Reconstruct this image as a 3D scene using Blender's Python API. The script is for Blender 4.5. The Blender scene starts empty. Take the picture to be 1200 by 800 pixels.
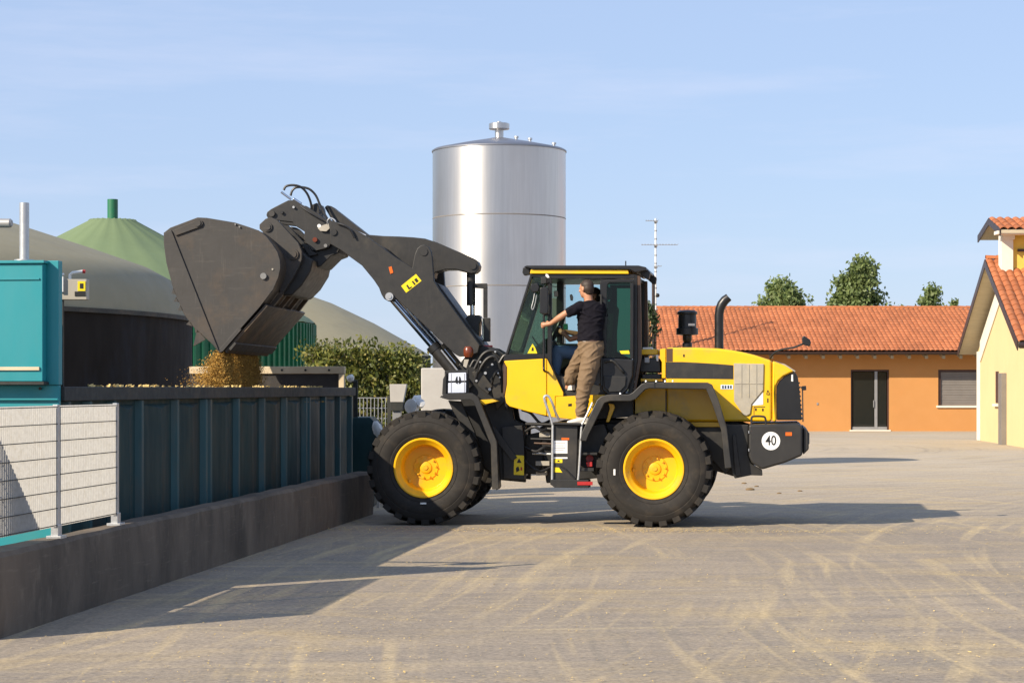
import bpy, bmesh, math, random
from mathutils import Vector, Matrix, noise
random.seed(7)
sc = bpy.context.scene
COL = sc.collection
R_ = math.radians

# ------------------------------------------------------------------ camera
F = 2400.0          # focal length in pixels of the 1200 px wide photograph
H = 1.8             # eye height
HY = 455.0          # horizon row
cam_d = bpy.data.cameras.new('camera')
cam = bpy.data.objects.new('camera', cam_d)
COL.objects.link(cam)
cam.location = (0, 0, H)
cam.rotation_euler = (R_(90), 0, 0)
cam_d.sensor_width = 36.0
cam_d.lens = 36.0 * F / 1200.0
cam_d.shift_y = (HY - 400.0) / 1200.0
cam_d.clip_start = 0.1
cam_d.clip_end = 6000
sc.camera = cam

# ------------------------------------------------------------------ sky, sun, exposure
SUN_TRAVEL = Vector((1.30, 1.00, -1.0)).normalized()
sun_el = math.asin(-SUN_TRAVEL.z)
to_sun = -SUN_TRAVEL
world = bpy.data.worlds.new('World')
sc.world = world
world.use_nodes = True
wn, wl = world.node_tree.nodes, world.node_tree.links
wn.clear()
w_out = wn.new('ShaderNodeOutputWorld')
w_bg = wn.new('ShaderNodeBackground')
w_bg.inputs['Strength'].default_value = 0.106
sky = wn.new('ShaderNodeTexSky')
sky.sky_type = 'NISHITA'
sky.sun_disc = False
sky.sun_elevation = sun_el
sky.sun_rotation = math.atan2(to_sun.x, to_sun.y)
sky.altitude = 0
sky.air_density = 1.0
sky.dust_density = 0.35
sky.ozone_density = 2.5
# thin streaks of high cirrus, the same all round
w_tc = wn.new('ShaderNodeTexCoord')
w_map = wn.new('ShaderNodeMapping')
w_map.inputs['Scale'].default_value = (2.6, 2.6, 22.0)
w_map.inputs['Rotation'].default_value = (0.05, 0.09, 0.0)
w_nz = wn.new('ShaderNodeTexNoise')
w_nz.inputs['Scale'].default_value = 1.6
w_nz.inputs['Detail'].default_value = 6
w_nz.inputs['Roughness'].default_value = 0.6
w_ramp = wn.new('ShaderNodeValToRGB')
w_ramp.color_ramp.elements[0].position = 0.50
w_ramp.color_ramp.elements[0].color = (0, 0, 0, 1)
w_ramp.color_ramp.elements[1].position = 0.80
w_ramp.color_ramp.elements[1].color = (0.34, 0.34, 0.34, 1)
w_mix = wn.new('ShaderNodeMixRGB')
w_mix.inputs['Color2'].default_value = (5.4, 5.5, 6.6, 1)
wl.new(w_tc.outputs['Generated'], w_map.inputs['Vector'])
wl.new(w_map.outputs['Vector'], w_nz.inputs['Vector'])
wl.new(w_nz.outputs['Fac'], w_ramp.inputs['Fac'])
wl.new(w_ramp.outputs['Color'], w_mix.inputs['Fac'])
wl.new(sky.outputs['Color'], w_mix.inputs['Color1'])
w_hz = wn.new('ShaderNodeMixRGB')          # even summer haze over the whole sky
w_hz.inputs['Fac'].default_value = 0.72
w_hz.inputs['Color2'].default_value = (3.05, 3.88, 5.75, 1)
wl.new(sky.outputs['Color'], w_hz.inputs['Color1'])
wl.new(w_hz.outputs['Color'], w_mix.inputs['Color1'])
wl.new(w_mix.outputs['Color'], w_bg.inputs['Color'])
wl.new(w_bg.outputs['Background'], w_out.inputs['Surface'])

sun_d = bpy.data.lights.new('sun', 'SUN')
sun_d.energy = 5.0
sun_d.angle = R_(0.5)
sun_d.color = (1.0, 0.87, 0.69)
sun_o = bpy.data.objects.new('sun', sun_d)
COL.objects.link(sun_o)
sun_o.rotation_euler = SUN_TRAVEL.to_track_quat('-Z', 'Y').to_euler()
sun_o.location = (-20, -15, 30)

sc.view_settings.view_transform = 'Standard'
sc.view_settings.look = 'None'
sc.view_settings.exposure = 0.58
sc.view_settings.gamma = 1.0
sc.view_settings.use_curve_mapping = False
sc.cycles.use_denoising = True
sc.cycles.max_bounces = 8
sc.cycles.transparent_max_bounces = 16

# ------------------------------------------------------------------ materials
def _noise(nt, scale, detail=4.0, vec=None, rough=0.55, dist=0.0):
    n = nt.nodes.new('ShaderNodeTexNoise')
    n.inputs['Scale'].default_value = scale
    n.inputs['Detail'].default_value = detail
    n.inputs['Roughness'].default_value = rough
    n.inputs['Distortion'].default_value = dist
    if vec is not None:
        nt.links.new(vec, n.inputs['Vector'])
    return n
def _ramp(nt, fac, p0, p1, c0=(0, 0, 0), c1=(1, 1, 1)):
    r = nt.nodes.new('ShaderNodeValToRGB')
    r.color_ramp.elements[0].position = p0
    r.color_ramp.elements[1].position = p1
    r.color_ramp.elements[0].color = (*c0, 1)
    r.color_ramp.elements[1].color = (*c1, 1)
    nt.links.new(fac, r.inputs['Fac'])
    return r
def _mix(nt, fac, a, b, mode='MIX'):
    m = nt.nodes.new('ShaderNodeMixRGB')
    m.blend_type = mode
    for sock, v in ((m.inputs['Fac'], fac), (m.inputs['Color1'], a), (m.inputs['Color2'], b)):
        if isinstance(v, (int, float)):
            sock.default_value = v
        elif isinstance(v, tuple):
            sock.default_value = (*v, 1)
        else:
            nt.links.new(v, sock)
    return m
def _coords(nt, stretch=(1, 1, 1), rot=(0, 0, 0)):
    tc = nt.nodes.new('ShaderNodeTexCoord')
    mp = nt.nodes.new('ShaderNodeMapping')
    mp.inputs['Scale'].default_value = stretch
    mp.inputs['Rotation'].default_value = rot
    nt.links.new(tc.outputs['Object'], mp.inputs['Vector'])
    return mp.outputs['Vector']
def _base(name):
    m = bpy.data.materials.new(name)
    m.use_nodes = True
    nt = m.node_tree
    b = nt.nodes.get('Principled BSDF')
    return m, nt, b
def _bump(nt, b, h, strength, dist=0.01):
    bp = nt.nodes.new('ShaderNodeBump')
    bp.inputs['Strength'].default_value = strength
    bp.inputs['Distance'].default_value = dist
    nt.links.new(h, bp.inputs['Height'])
    nt.links.new(bp.outputs['Normal'], b.inputs['Normal'])

def mat(name, c, c2=None, rough=0.6, metal=0.0, scale=3.0, dirt=None, dirt_amt=0.5, dirt_scale=1.2,
        stretch=(1, 1, 1), bump=0.15, bump_scale=40.0, bump_dist=0.004, spec=0.5, per_island=0.0, coat=0.0, scratch=None):
    """worn surface: two tints mixed by noise, blotches of dirt, fine relief"""
    m, nt, b = _base(name)
    v = _coords(nt, stretch)
    if c2 is None:
        c2 = tuple(x * 0.8 for x in c)
    n1 = _noise(nt, scale, 6, v)
    r1 = _ramp(nt, n1.outputs['Fac'], 0.3, 0.7)
    col = _mix(nt, r1.outputs['Color'], c, c2).outputs['Color']
    rsock = None
    if dirt is not None:
        n2 = _noise(nt, dirt_scale, 8, v, 0.65)
        r2 = _ramp(nt, n2.outputs['Fac'], 0.62 - dirt_amt * 0.3, 0.85 - dirt_amt * 0.15)
        col = _mix(nt, r2.outputs['Color'], col, dirt).outputs['Color']
    if scratch is not None:
        for st_, rt_ in (((1.2, 1.2, 16), (0, .5, 0)), ((14, 1.2, 1.0), (0, .35, 0))):
            ns = _noise(nt, 2.2, 7, _coords(nt, st_, rt_), 0.7)
            rs_ = _ramp(nt, ns.outputs['Fac'], 0.58, 0.74, (0, 0, 0), (0.75, 0.75, 0.75))
            col = _mix(nt, rs_.outputs['Color'], col, scratch).outputs['Color']
    if per_island > 0:
        g = nt.nodes.new('ShaderNodeNewGeometry')
        r3 = _ramp(nt, g.outputs['Random Per Island'], 0, 1, (1 - per_island,) * 3, (1 + per_island,) * 3)
        col = _mix(nt, 1.0, col, r3.outputs['Color'], 'MULTIPLY').outputs['Color']
    nt.links.new(col, b.inputs['Base Color'])
    b.inputs['Metallic'].default_value = metal
    n4 = _noise(nt, scale * 4, 4, v)
    rr = _ramp(nt, n4.outputs['Fac'], 0.2, 0.8, (max(rough - 0.1, 0.02),) * 3, (min(rough + 0.12, 1),) * 3)
    nt.links.new(rr.outputs['Color'], b.inputs['Roughness'])
    b.inputs['Specular IOR Level'].default_value = spec
    if coat:
        b.inputs['Coat Weight'].default_value = coat
        b.inputs['Coat Roughness'].default_value = 0.15
    if bump > 0:
        n3 = _noise(nt, bump_scale, 6, v)
        _bump(nt, b, n3.outputs['Fac'], bump, bump_dist)
    return m

M = {}
M['yellow'] = mat('yellow_paint', (0.84, 0.49, 0.004), (0.78, 0.44, 0.004), 0.36, dirt=(0.50, 0.33, 0.08), dirt_amt=0.30, dirt_scale=2.2, bump=0.02, coat=0.25)
M['rim_yellow'] = mat('rim_paint', (0.82, 0.45, 0.004), (0.74, 0.39, 0.004), 0.38, dirt=(0.42, 0.27, 0.06), dirt_amt=0.25, dirt_scale=4, bump=0.03)
M['grey'] = mat('graphite_paint', (0.024, 0.023, 0.0215), (0.019, 0.018, 0.017), 0.48, dirt=(0.075, 0.064, 0.048), dirt_amt=0.34, dirt_scale=1.6, scratch=(0.040, 0.037, 0.033), bump=0.03)
M['dark'] = mat('black_steel', (0.018, 0.018, 0.018), (0.012, 0.012, 0.012), 0.5, dirt=(0.05, 0.045, 0.035), dirt_amt=0.3, dirt_scale=3, bump=0.05)
M['black'] = mat('black_plastic', (0.012, 0.012, 0.013), None, 0.35, bump=0.02)
M['bucket'] = mat('worn_bucket_steel', (0.043, 0.040, 0.037), (0.032, 0.030, 0.028), 0.58, dirt=(0.10, 0.068, 0.042), dirt_amt=0.36, dirt_scale=1.3, scratch=(0.085, 0.076, 0.066), bump=0.12, bump_scale=25)
M['bucket_under'] = mat('muddy_bucket_back', (0.075, 0.055, 0.035), (0.04, 0.032, 0.026), 0.55, dirt=(0.22, 0.13, 0.06), dirt_amt=0.5, dirt_scale=2.0, bump=0.3, bump_scale=18)
M['chrome'] = mat('chrome_rod', (0.62, 0.66, 0.72), None, 0.12, 1.0, bump=0)
M['steel'] = mat('galvanised_steel', (0.55, 0.56, 0.56), (0.46, 0.47, 0.48), 0.42, 0.75, scale=14, bump=0.05)
M['grating'] = mat('galvanised_grating', (0.47, 0.465, 0.45), (0.39, 0.385, 0.375), 0.55, 0.0, scale=30, dirt=(0.36, 0.34, 0.30), dirt_amt=0.35, dirt_scale=18, bump=0.05)
M['tyre'] = mat('tyre_rubber', (0.027, 0.024, 0.021), (0.021, 0.019, 0.017), 0.8, spec=0.3, dirt=(0.065, 0.052, 0.038), dirt_amt=0.35, dirt_scale=4, bump=0.12, bump_scale=60)
M['hose'] = mat('hose_rubber', (0.014, 0.014, 0.015), None, 0.45, bump=0.02)
M['perf'] = mat('dusty_grille', (0.42, 0.38, 0.30), (0.34, 0.31, 0.25), 0.6, 0.1, scale=8, dirt=(0.50, 0.42, 0.27), dirt_amt=0.35, dirt_scale=6, bump=0.5, bump_scale=150, bump_dist=0.003)
M['white'] = mat('white_plastic', (0.80, 0.80, 0.78), (0.72, 0.72, 0.70), 0.5, bump=0.02)
M['label_y'] = mat('yellow_label', (0.85, 0.66, 0.01), None, 0.45, bump=0)
M['ink'] = mat('black_ink', (0.012, 0.012, 0.012), None, 0.5, bump=0)
M['red'] = mat('red_paint', (0.42, 0.02, 0.02), None, 0.4, bump=0.02)
M['amber'] = mat('amber_lens', (0.75, 0.14, 0.012), None, 0.25, bump=0)
M['brown_lens'] = mat('brown_lens', (0.16, 0.035, 0.012), None, 0.25, bump=0)
M['cab_brown'] = mat('bronze_pillar', (0.09, 0.05, 0.03), None, 0.4, bump=0.02)
M['concrete'] = mat('old_concrete', (0.165, 0.126, 0.090), (0.095, 0.074, 0.054), 0.9, scale=1.6, dirt=(0.034, 0.026, 0.018), dirt_amt=0.55, dirt_scale=1.1, stretch=(1, 1, 0.45), bump=0.35, bump_scale=22, bump_dist=0.012, scratch=(0.21, 0.165, 0.12))
M['block'] = mat('pale_concrete', (0.50, 0.48, 0.44), (0.42, 0.40, 0.37), 0.85, scale=2, dirt=(0.3, 0.28, 0.25), dirt_amt=0.25, bump=0.25, bump_scale=30)
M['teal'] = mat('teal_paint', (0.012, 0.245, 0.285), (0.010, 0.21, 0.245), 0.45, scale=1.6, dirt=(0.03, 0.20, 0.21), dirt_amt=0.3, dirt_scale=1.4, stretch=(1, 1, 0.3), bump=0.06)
M['teal_side'] = mat('shaded_weathered_teal', (0.0030, 0.038, 0.042), (0.003, 0.022, 0.026), 0.6, spec=0.3, scale=1.8, dirt=(0.034, 0.026, 0.015), dirt_amt=0.36, dirt_scale=1.6, stretch=(1, 1, 0.22), bump=0.15)  # shade of the container side deepened into the base colour, plus brown dirt
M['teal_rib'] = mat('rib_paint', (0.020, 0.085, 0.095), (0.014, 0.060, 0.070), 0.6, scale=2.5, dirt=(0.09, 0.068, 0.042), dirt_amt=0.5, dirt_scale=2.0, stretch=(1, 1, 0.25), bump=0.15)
M['grime_shade'] = mat('grime_and_shade', (0.030, 0.034, 0.030), (0.02, 0.022, 0.022), 0.75, scale=3, dirt=(0.075, 0.06, 0.04), dirt_amt=0.4, bump=0.3)  # dark grime on rails; also carries the shade of grating rods and hopper neck
M['dark_panel'] = mat('brown_black_panel', (0.035, 0.030, 0.028), (0.022, 0.02, 0.02), 0.7, scale=1.5, dirt=(0.06, 0.045, 0.03), dirt_amt=0.4, bump=0.15)  # dark brown tone with slightly lighter blotches, for the end wall
M['timber'] = mat('bleached_timber', (0.62, 0.52, 0.36), (0.52, 0.42, 0.28), 0.8, scale=3, bump=0.3)
M['digester_wall'] = mat('digester_cladding', (0.011, 0.009, 0.008), (0.007, 0.006, 0.0055), 0.8, spec=0.2, scale=0.5, dirt=(0.022, 0.032, 0.052), dirt_amt=0.42, dirt_scale=0.30, stretch=(1, 1, 0.35), bump=0.1, bump_scale=6)
M['membrane'] = mat('beige_membrane', (0.255, 0.232, 0.150), (0.225, 0.205, 0.135), 0.75, scale=0.4, dirt=(0.18, 0.17, 0.12), dirt_amt=0.3, dirt_scale=0.3, bump=0.15, bump_scale=3, bump_dist=0.05)
M['green_membrane'] = mat('green_membrane', (0.145, 0.20, 0.095), (0.125, 0.175, 0.085), 0.7, scale=0.5, dirt=(0.12, 0.17, 0.09), dirt_amt=0.3, dirt_scale=0.5, bump=0.1, bump_scale=3, bump_dist=0.05)
M['green_steel'] = mat('green_sheet_steel', (0.012, 0.15, 0.068), (0.010, 0.12, 0.055), 0.5, scale=1.0, dirt=(0.06, 0.075, 0.045), dirt_amt=0.3, dirt_scale=0.5, bump=0.03)
M['orange_plaster'] = mat('orange_plaster', (0.55, 0.26, 0.082), (0.50, 0.235, 0.074), 0.9, scale=0.5, dirt=(0.60, 0.25, 0.07), dirt_amt=0.25, dirt_scale=0.35, bump=0.25, bump_scale=14, bump_dist=0.01)
M['yellow_plaster'] = mat('yellow_plaster', (0.68, 0.52, 0.27), (0.63, 0.48, 0.25), 0.9, scale=0.5, dirt=(0.66, 0.52, 0.26), dirt_amt=0.2, dirt_scale=0.4, bump=0.2, bump_scale=14, bump_dist=0.01)
M['turret_yellow'] = mat('turret_plaster', (0.82, 0.56, 0.10), None, 0.9, bump=0.2)
M['pale_trim'] = mat('pale_trim', (0.74, 0.70, 0.60), (0.68, 0.64, 0.55), 0.8, bump=0.1)
M['soffit'] = mat('soffit_boards', (0.50, 0.43, 0.30), (0.42, 0.36, 0.25), 0.8, scale=2, stretch=(1, 6, 1), bump=0.2)
M['gutter'] = mat('dark_gutter', (0.045, 0.028, 0.024), None, 0.4, 0.2, bump=0.02)
M['shutter'] = mat('grey_shutter', (0.20, 0.18, 0.16), (0.17, 0.155, 0.14), 0.6, bump=0.05)
M['frame_brown'] = mat('brown_frame', (0.06, 0.028, 0.02), None, 0.5, bump=0.03)
M['alu'] = mat('grey_aluminium', (0.36, 0.36, 0.36), None, 0.45, 0.4, bump=0.02)
M['bark'] = mat('bark', (0.09, 0.065, 0.045), (0.06, 0.045, 0.03), 0.9, scale=6, bump=0.5, bump_scale=20, bump_dist=0.02)
M['silage'] = mat('golden_silage', (0.46, 0.27, 0.055), (0.34, 0.19, 0.038), 0.9, scale=9, dirt=(0.14, 0.075, 0.02), dirt_amt=0.4, dirt_scale=5, bump=0.5, bump_scale=50, per_island=0.4)
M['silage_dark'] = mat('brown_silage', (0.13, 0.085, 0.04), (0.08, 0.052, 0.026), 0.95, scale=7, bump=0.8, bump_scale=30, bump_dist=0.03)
M['straw'] = mat('straw_flakes', (0.60, 0.44, 0.17), (0.50, 0.35, 0.12), 0.8, bump=0, per_island=0.4)
M['clod'] = mat('soil_clod', (0.20, 0.13, 0.06), None, 0.95, bump=0.3)
M['skin'] = mat('skin', (0.47, 0.235, 0.135), (0.43, 0.205, 0.115), 0.5, scale=12, bump=0.03)
M['hair'] = mat('short_dark_hair', (0.035, 0.020, 0.013), None, 0.6, scale=30, bump=0.5, bump_scale=160, bump_dist=0.004)
M['navy'] = mat('navy_cotton', (0.0065, 0.0055, 0.010), (0.005, 0.0045, 0.008), 0.9, spec=0.2, scale=8, bump=0.3, bump_scale=14, bump_dist=0.012)
M['khaki'] = mat('brown_cotton', (0.19, 0.125, 0.070), (0.16, 0.105, 0.058), 0.85, scale=6, bump=0.45, bump_scale=10, bump_dist=0.02)
M['denim'] = mat('blue_denim', (0.17, 0.26, 0.40), (0.12, 0.19, 0.31), 0.85, scale=7, bump=0.3, bump_scale=12, bump_dist=0.015)
M['shoe'] = mat('white_trainer', (0.72, 0.69, 0.62), (0.62, 0.58, 0.52), 0.6, scale=14, bump=0.15)
M['grey_tank'] = mat('grey_plastic_tank', (0.22, 0.22, 0.215), None, 0.4, bump=0.02)
M['dull_seat'] = mat('seat_fabric', (0.025, 0.024, 0.024), None, 0.8, bump=0.2)
M['blue_white'] = mat('pale_lamp_lens', (0.66, 0.70, 0.80), (0.55, 0.60, 0.72), 0.15, bump=0.0)
M['box_grey'] = mat('beige_grey_box', (0.40, 0.37, 0.31), None, 0.5, bump=0.03)
M['green_cap'] = mat('green_plastic', (0.03, 0.42, 0.14), None, 0.4, bump=0)

def glass_mat(name, tint, refl=0.5):
    m, nt, b = _base(name)
    nt.nodes.remove(b)
    out = nt.nodes.get('Material Output')
    tr = nt.nodes.new('ShaderNodeBsdfTransparent'); tr.inputs['Color'].default_value = (*tint, 1)
    gl = nt.nodes.new('ShaderNodeBsdfGlossy'); gl.inputs['Roughness'].default_value = 0.03
    lw = nt.nodes.new('ShaderNodeLayerWeight'); lw.inputs['Blend'].default_value = refl
    mx = nt.nodes.new('ShaderNodeMixShader')
    nz = _noise(nt, 3.0, 3, _coords(nt))
    bp = nt.nodes.new('ShaderNodeBump'); bp.inputs['Strength'].default_value = 0.02
    nt.links.new(nz.outputs['Fac'], bp.inputs['Height']); nt.links.new(bp.outputs['Normal'], gl.inputs['Normal'])
    nt.links.new(lw.outputs['Fresnel'], mx.inputs['Fac'])
    nt.links.new(tr.outputs[0], mx.inputs[1]); nt.links.new(gl.outputs[0], mx.inputs[2])
    nt.links.new(mx.outputs[0], out.inputs['Surface'])
    return m
M['glass'] = glass_mat('tinted_cab_glass', (0.62, 0.75, 0.67), 0.30)
M['glass_clear'] = glass_mat('pale_cab_glass', (0.72, 0.84, 0.86), 0.25)
M['glass_dark'] = glass_mat('dark_green_cab_glass', (0.15, 0.33, 0.25), 0.30)
def window_mat():
    m, nt, b = _base('dark_window_glass')
    b.inputs['Base Color'].default_value = (0.012, 0.014, 0.013, 1)
    b.inputs['Roughness'].default_value = 0.04
    b.inputs['Specular IOR Level'].default_value = 0.8
    nz = _noise(nt, 1.2, 2, _coords(nt))
    _bump(nt, b, nz.outputs['Fac'], 0.04, 0.02)
    return m
M['window'] = window_mat()

def tank_mat():
    m, nt, b = _base('brushed_stainless_steel')
    v = _coords(nt, (6, 6, 0.25))
    n = _noise(nt, 3.0, 6, v)
    c = _ramp(nt, n.outputs['Fac'], 0.3, 0.75, (0.64, 0.62, 0.59), (0.72, 0.70, 0.67))
    n2 = _noise(nt, 0.9, 5, _coords(nt, (1, 1, 0.5)))
    d = _ramp(nt, n2.outputs['Fac'], 0.5, 0.8)
    col = _mix(nt, d.outputs['Color'], c.outputs['Color'], (0.60, 0.58, 0.55))
    nt.links.new(col.outputs['Color'], b.inputs['Base Color'])
    b.inputs['Metallic'].default_value = 0.94
    b.inputs['Roughness'].default_value = 0.40
    b.inputs['Anisotropic'].default_value = 0.75
    b.inputs['Anisotropic Rotation'].default_value = 0.25
    t = nt.nodes.new('ShaderNodeTangent'); t.direction_type = 'RADIAL'; t.axis = 'Z'
    nt.links.new(t.outputs[0], b.inputs['Tangent'])
    n3 = _noise(nt, 1.3, 2, _coords(nt, (1, 1, 0.7)))
    _bump(nt, b, n3.outputs['Fac'], 0.25, 0.01)
    return m
M['tank'] = tank_mat()

M['cone'] = mat('blue_grey_steel_cone', (0.30, 0.31, 0.34), (0.25, 0.26, 0.29), 0.42, 0.85, scale=1.0, bump=0.03)  # darker, bluer steel tone than the shell rings

def tile_mat(name, c_a, c_b):
    m, nt, b = _base(name)
    g = nt.nodes.new('ShaderNodeNewGeometry')
    col = _ramp(nt, g.outputs['Random Per Island'], 0.0, 1.0, c_a, c_b)
    n = _noise(nt, 0.6, 6, _coords(nt))
    r = _ramp(nt, n.outputs['Fac'], 0.35, 0.75, (0.78, 0.78, 0.78), (1.1, 1.1, 1.1))
    mx = _mix(nt, 1.0, col.outputs['Color'], r.outputs['Color'], 'MULTIPLY')
    nt.links.new(mx.outputs['Color'], b.inputs['Base Color'])
    b.inputs['Roughness'].default_value = 0.85
    n2 = _noise(nt, 30, 4, _coords(nt))
    _bump(nt, b, n2.outputs['Fac'], 0.2, 0.01)
    return m
M['tile'] = tile_mat('terracotta_tile', (0.39, 0.125, 0.043), (0.48, 0.165, 0.062))
M['tile_b'] = tile_mat('weathered_terracotta_tile', (0.37, 0.118, 0.042), (0.47, 0.16, 0.06))

def leaf_mat(name, c_a, c_b, accent=None):
    m, nt, b = _base(name)
    g = nt.nodes.new('ShaderNodeNewGeometry')
    r = nt.nodes.new('ShaderNodeValToRGB')
    r.color_ramp.elements[0].color = (*c_a, 1); r.color_ramp.elements[0].position = 0.0
    r.color_ramp.elements[1].color = (*c_b, 1); r.color_ramp.elements[1].position = 0.85
    if accent:
        e = r.color_ramp.elements.new(0.93); e.color = (*accent, 1)
    nt.links.new(g.outputs['Random Per Island'], r.inputs['Fac'])
    n = _noise(nt, 1.0, 3, _coords(nt))
    r2 = _ramp(nt, n.outputs['Fac'], 0.3, 0.7, (0.75, 0.75, 0.75), (1.2, 1.2, 1.2))
    mx = _mix(nt, 1.0, r.outputs['Color'], r2.outputs['Color'], 'MULTIPLY')
    nt.links.new(mx.outputs['Color'], b.inputs['Base Color'])
    b.inputs['Roughness'].default_value = 0.55
    tl = nt.nodes.new('ShaderNodeBsdfTranslucent')
    nt.links.new(mx.outputs['Color'], tl.inputs['Color'])
    ms = nt.nodes.new('ShaderNodeMixShader'); ms.inputs['Fac'].default_value = 0.3
    out = nt.nodes.get('Material Output')
    nt.links.new(b.outputs[0], ms.inputs[1]); nt.links.new(tl.outputs[0], ms.inputs[2])
    nt.links.new(ms.outputs[0], out.inputs['Surface'])
    return m
M['leaf_a'] = leaf_mat('poplar_leaves', (0.085, 0.135, 0.034), (0.20, 0.25, 0.085))
M['leaf_b'] = leaf_mat('dark_leaves', (0.022, 0.045, 0.016), (0.055, 0.085, 0.03))
M['leaf_c'] = leaf_mat('hedge_leaves', (0.036, 0.060, 0.008), (0.19, 0.20, 0.034), (0.30, 0.26, 0.07))

def ground_mat():
    """worn concrete yard: broad tonal patches, trodden straw dust, curved tyre tracks, fine aggregate"""
    m, nt, b = _base('yard_concrete')
    v = _coords(nt)
    big = _noise(nt, 0.22, 6, v, 0.6)
    base = _mix(nt, _ramp(nt, big.outputs['Fac'], 0.35, 0.68).outputs['Color'], (0.330, 0.278, 0.214), (0.235, 0.202, 0.164))
    mid = _noise(nt, 1.3, 7, _coords(nt, (0.55, 1.6, 1)), 0.65)
    base = _mix(nt, _ramp(nt, mid.outputs['Fac'], 0.45, 0.75).outputs['Color'], base.outputs['Color'], (0.215, 0.188, 0.162))
    # the colour turns paler with distance up the yard, broken by broad noise
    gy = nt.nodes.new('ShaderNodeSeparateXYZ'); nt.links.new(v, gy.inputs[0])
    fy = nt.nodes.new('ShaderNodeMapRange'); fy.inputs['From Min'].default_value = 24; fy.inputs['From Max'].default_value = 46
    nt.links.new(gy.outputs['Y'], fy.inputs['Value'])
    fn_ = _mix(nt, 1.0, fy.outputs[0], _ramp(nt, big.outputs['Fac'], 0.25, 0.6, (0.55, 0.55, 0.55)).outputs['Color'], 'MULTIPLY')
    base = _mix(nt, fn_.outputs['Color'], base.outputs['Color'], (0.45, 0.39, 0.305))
    # straw dust lying in patches
    sd = _noise(nt, 0.55, 8, _coords(nt, (1, 1.7, 1), (0, 0, 0.2)), 0.62, 0.6)
    sdm = _ramp(nt, sd.outputs['Fac'], 0.50, 0.72, (0, 0, 0), (0.45, 0.45, 0.45))
    base = _mix(nt, sdm.outputs['Color'], base.outputs['Color'], (0.46, 0.345, 0.155))
    # tyre tracks: arcs of a turning machine, broken by noise
    for (cx, cy, across, along, amt, colr, lo, hi) in (
            (38.0, 15.5, 4.6, 0.14, 0.55, (0.53, 0.42, 0.24), 0.54, 0.68),
            (38.0, 15.5, 6.5, 0.20, 0.60, (0.22, 0.195, 0.16), 0.53, 0.68),
            (-6.0, 64.0, 3.4, 0.10, 0.55, (0.23, 0.205, 0.17), 0.52, 0.70),
            (-6.0, 64.0, 4.6, 0.12, 0.42, (0.50, 0.41, 0.25), 0.54, 0.70),
            (-28.0, 22.0, 4.4, 0.14, 0.45, (0.52, 0.41, 0.23), 0.54, 0.68)):
        tc = nt.nodes.new('ShaderNodeTexCoord')
        sbt = nt.nodes.new('ShaderNodeVectorMath'); sbt.operation = 'SUBTRACT'; sbt.inputs[1].default_value = (cx, cy, 0)
        nt.links.new(tc.outputs['Object'], sbt.inputs[0])
        ln = nt.nodes.new('ShaderNodeVectorMath'); ln.operation = 'LENGTH'; nt.links.new(sbt.outputs[0], ln.inputs[0])
        sp_ = nt.nodes.new('ShaderNodeSeparateXYZ'); nt.links.new(sbt.outputs[0], sp_.inputs[0])
        m1 = nt.nodes.new('ShaderNodeMath'); m1.operation = 'MULTIPLY'; m1.inputs[1].default_value = across; nt.links.new(ln.outputs['Value'], m1.inputs[0])
        ad = nt.nodes.new('ShaderNodeMath'); ad.operation = 'ADD'; nt.links.new(sp_.outputs['X'], ad.inputs[0]); nt.links.new(sp_.outputs['Y'], ad.inputs[1])
        m2 = nt.nodes.new('ShaderNodeMath'); m2.operation = 'MULTIPLY'; m2.inputs[1].default_value = along; nt.links.new(ad.outputs[0], m2.inputs[0])
        cb_ = nt.nodes.new('ShaderNodeCombineXYZ'); nt.links.new(m1.outputs[0], cb_.inputs['X']); nt.links.new(m2.outputs[0], cb_.inputs['Y'])
        st = _noise(nt, 1.0, 3, cb_.outputs[0], 0.55, 0.25)
        wm = _ramp(nt, st.outputs['Fac'], lo, hi)
        br = _noise(nt, 0.32, 5, sbt.outputs[0], 0.6)
        bm_ = _ramp(nt, br.outputs['Fac'], 0.36, 0.58, (0, 0, 0), (amt, amt, amt))
        mk = _mix(nt, 1.0, wm.outputs['Color'], bm_.outputs['Color'], 'MULTIPLY')
        base = _mix(nt, mk.outputs['Color'], base.outputs['Color'], colr)
    # aggregate speckle
    sp = _noise(nt, 24, 5, v, 0.7)
    spr = _ramp(nt, sp.outputs['Fac'], 0.3, 0.72, (0.66, 0.66, 0.67), (1.32, 1.30, 1.25))
    base = _mix(nt, 1.0, base.outputs['Color'], spr.outputs['Color'], 'MULTIPLY')
    sp2 = _noise(nt, 7.5, 6, v, 0.75)
    spr2 = _ramp(nt, sp2.outputs['Fac'], 0.3, 0.72, (0.86, 0.86, 0.87), (1.12, 1.11, 1.09))
    base = _mix(nt, 1.0, base.outputs['Color'], spr2.outputs['Color'], 'MULTIPLY')
    nt.links.new(base.outputs['Color'], b.inputs['Base Color'])
    b.inputs['Roughness'].default_value = 0.94
    b.inputs['Specular IOR Level'].default_value = 0.3
    hsum = _mix(nt, 0.5, sp.outputs['Fac'], sp2.outputs['Fac'])
    _bump(nt, b, hsum.outputs['Color'], 0.5, 0.012)
    return m
M['ground'] = ground_mat()

M['field'] = mat('meadow', (0.10, 0.13, 0.04), (0.07, 0.10, 0.03), 0.9, scale=0.05, bump=0)

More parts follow.
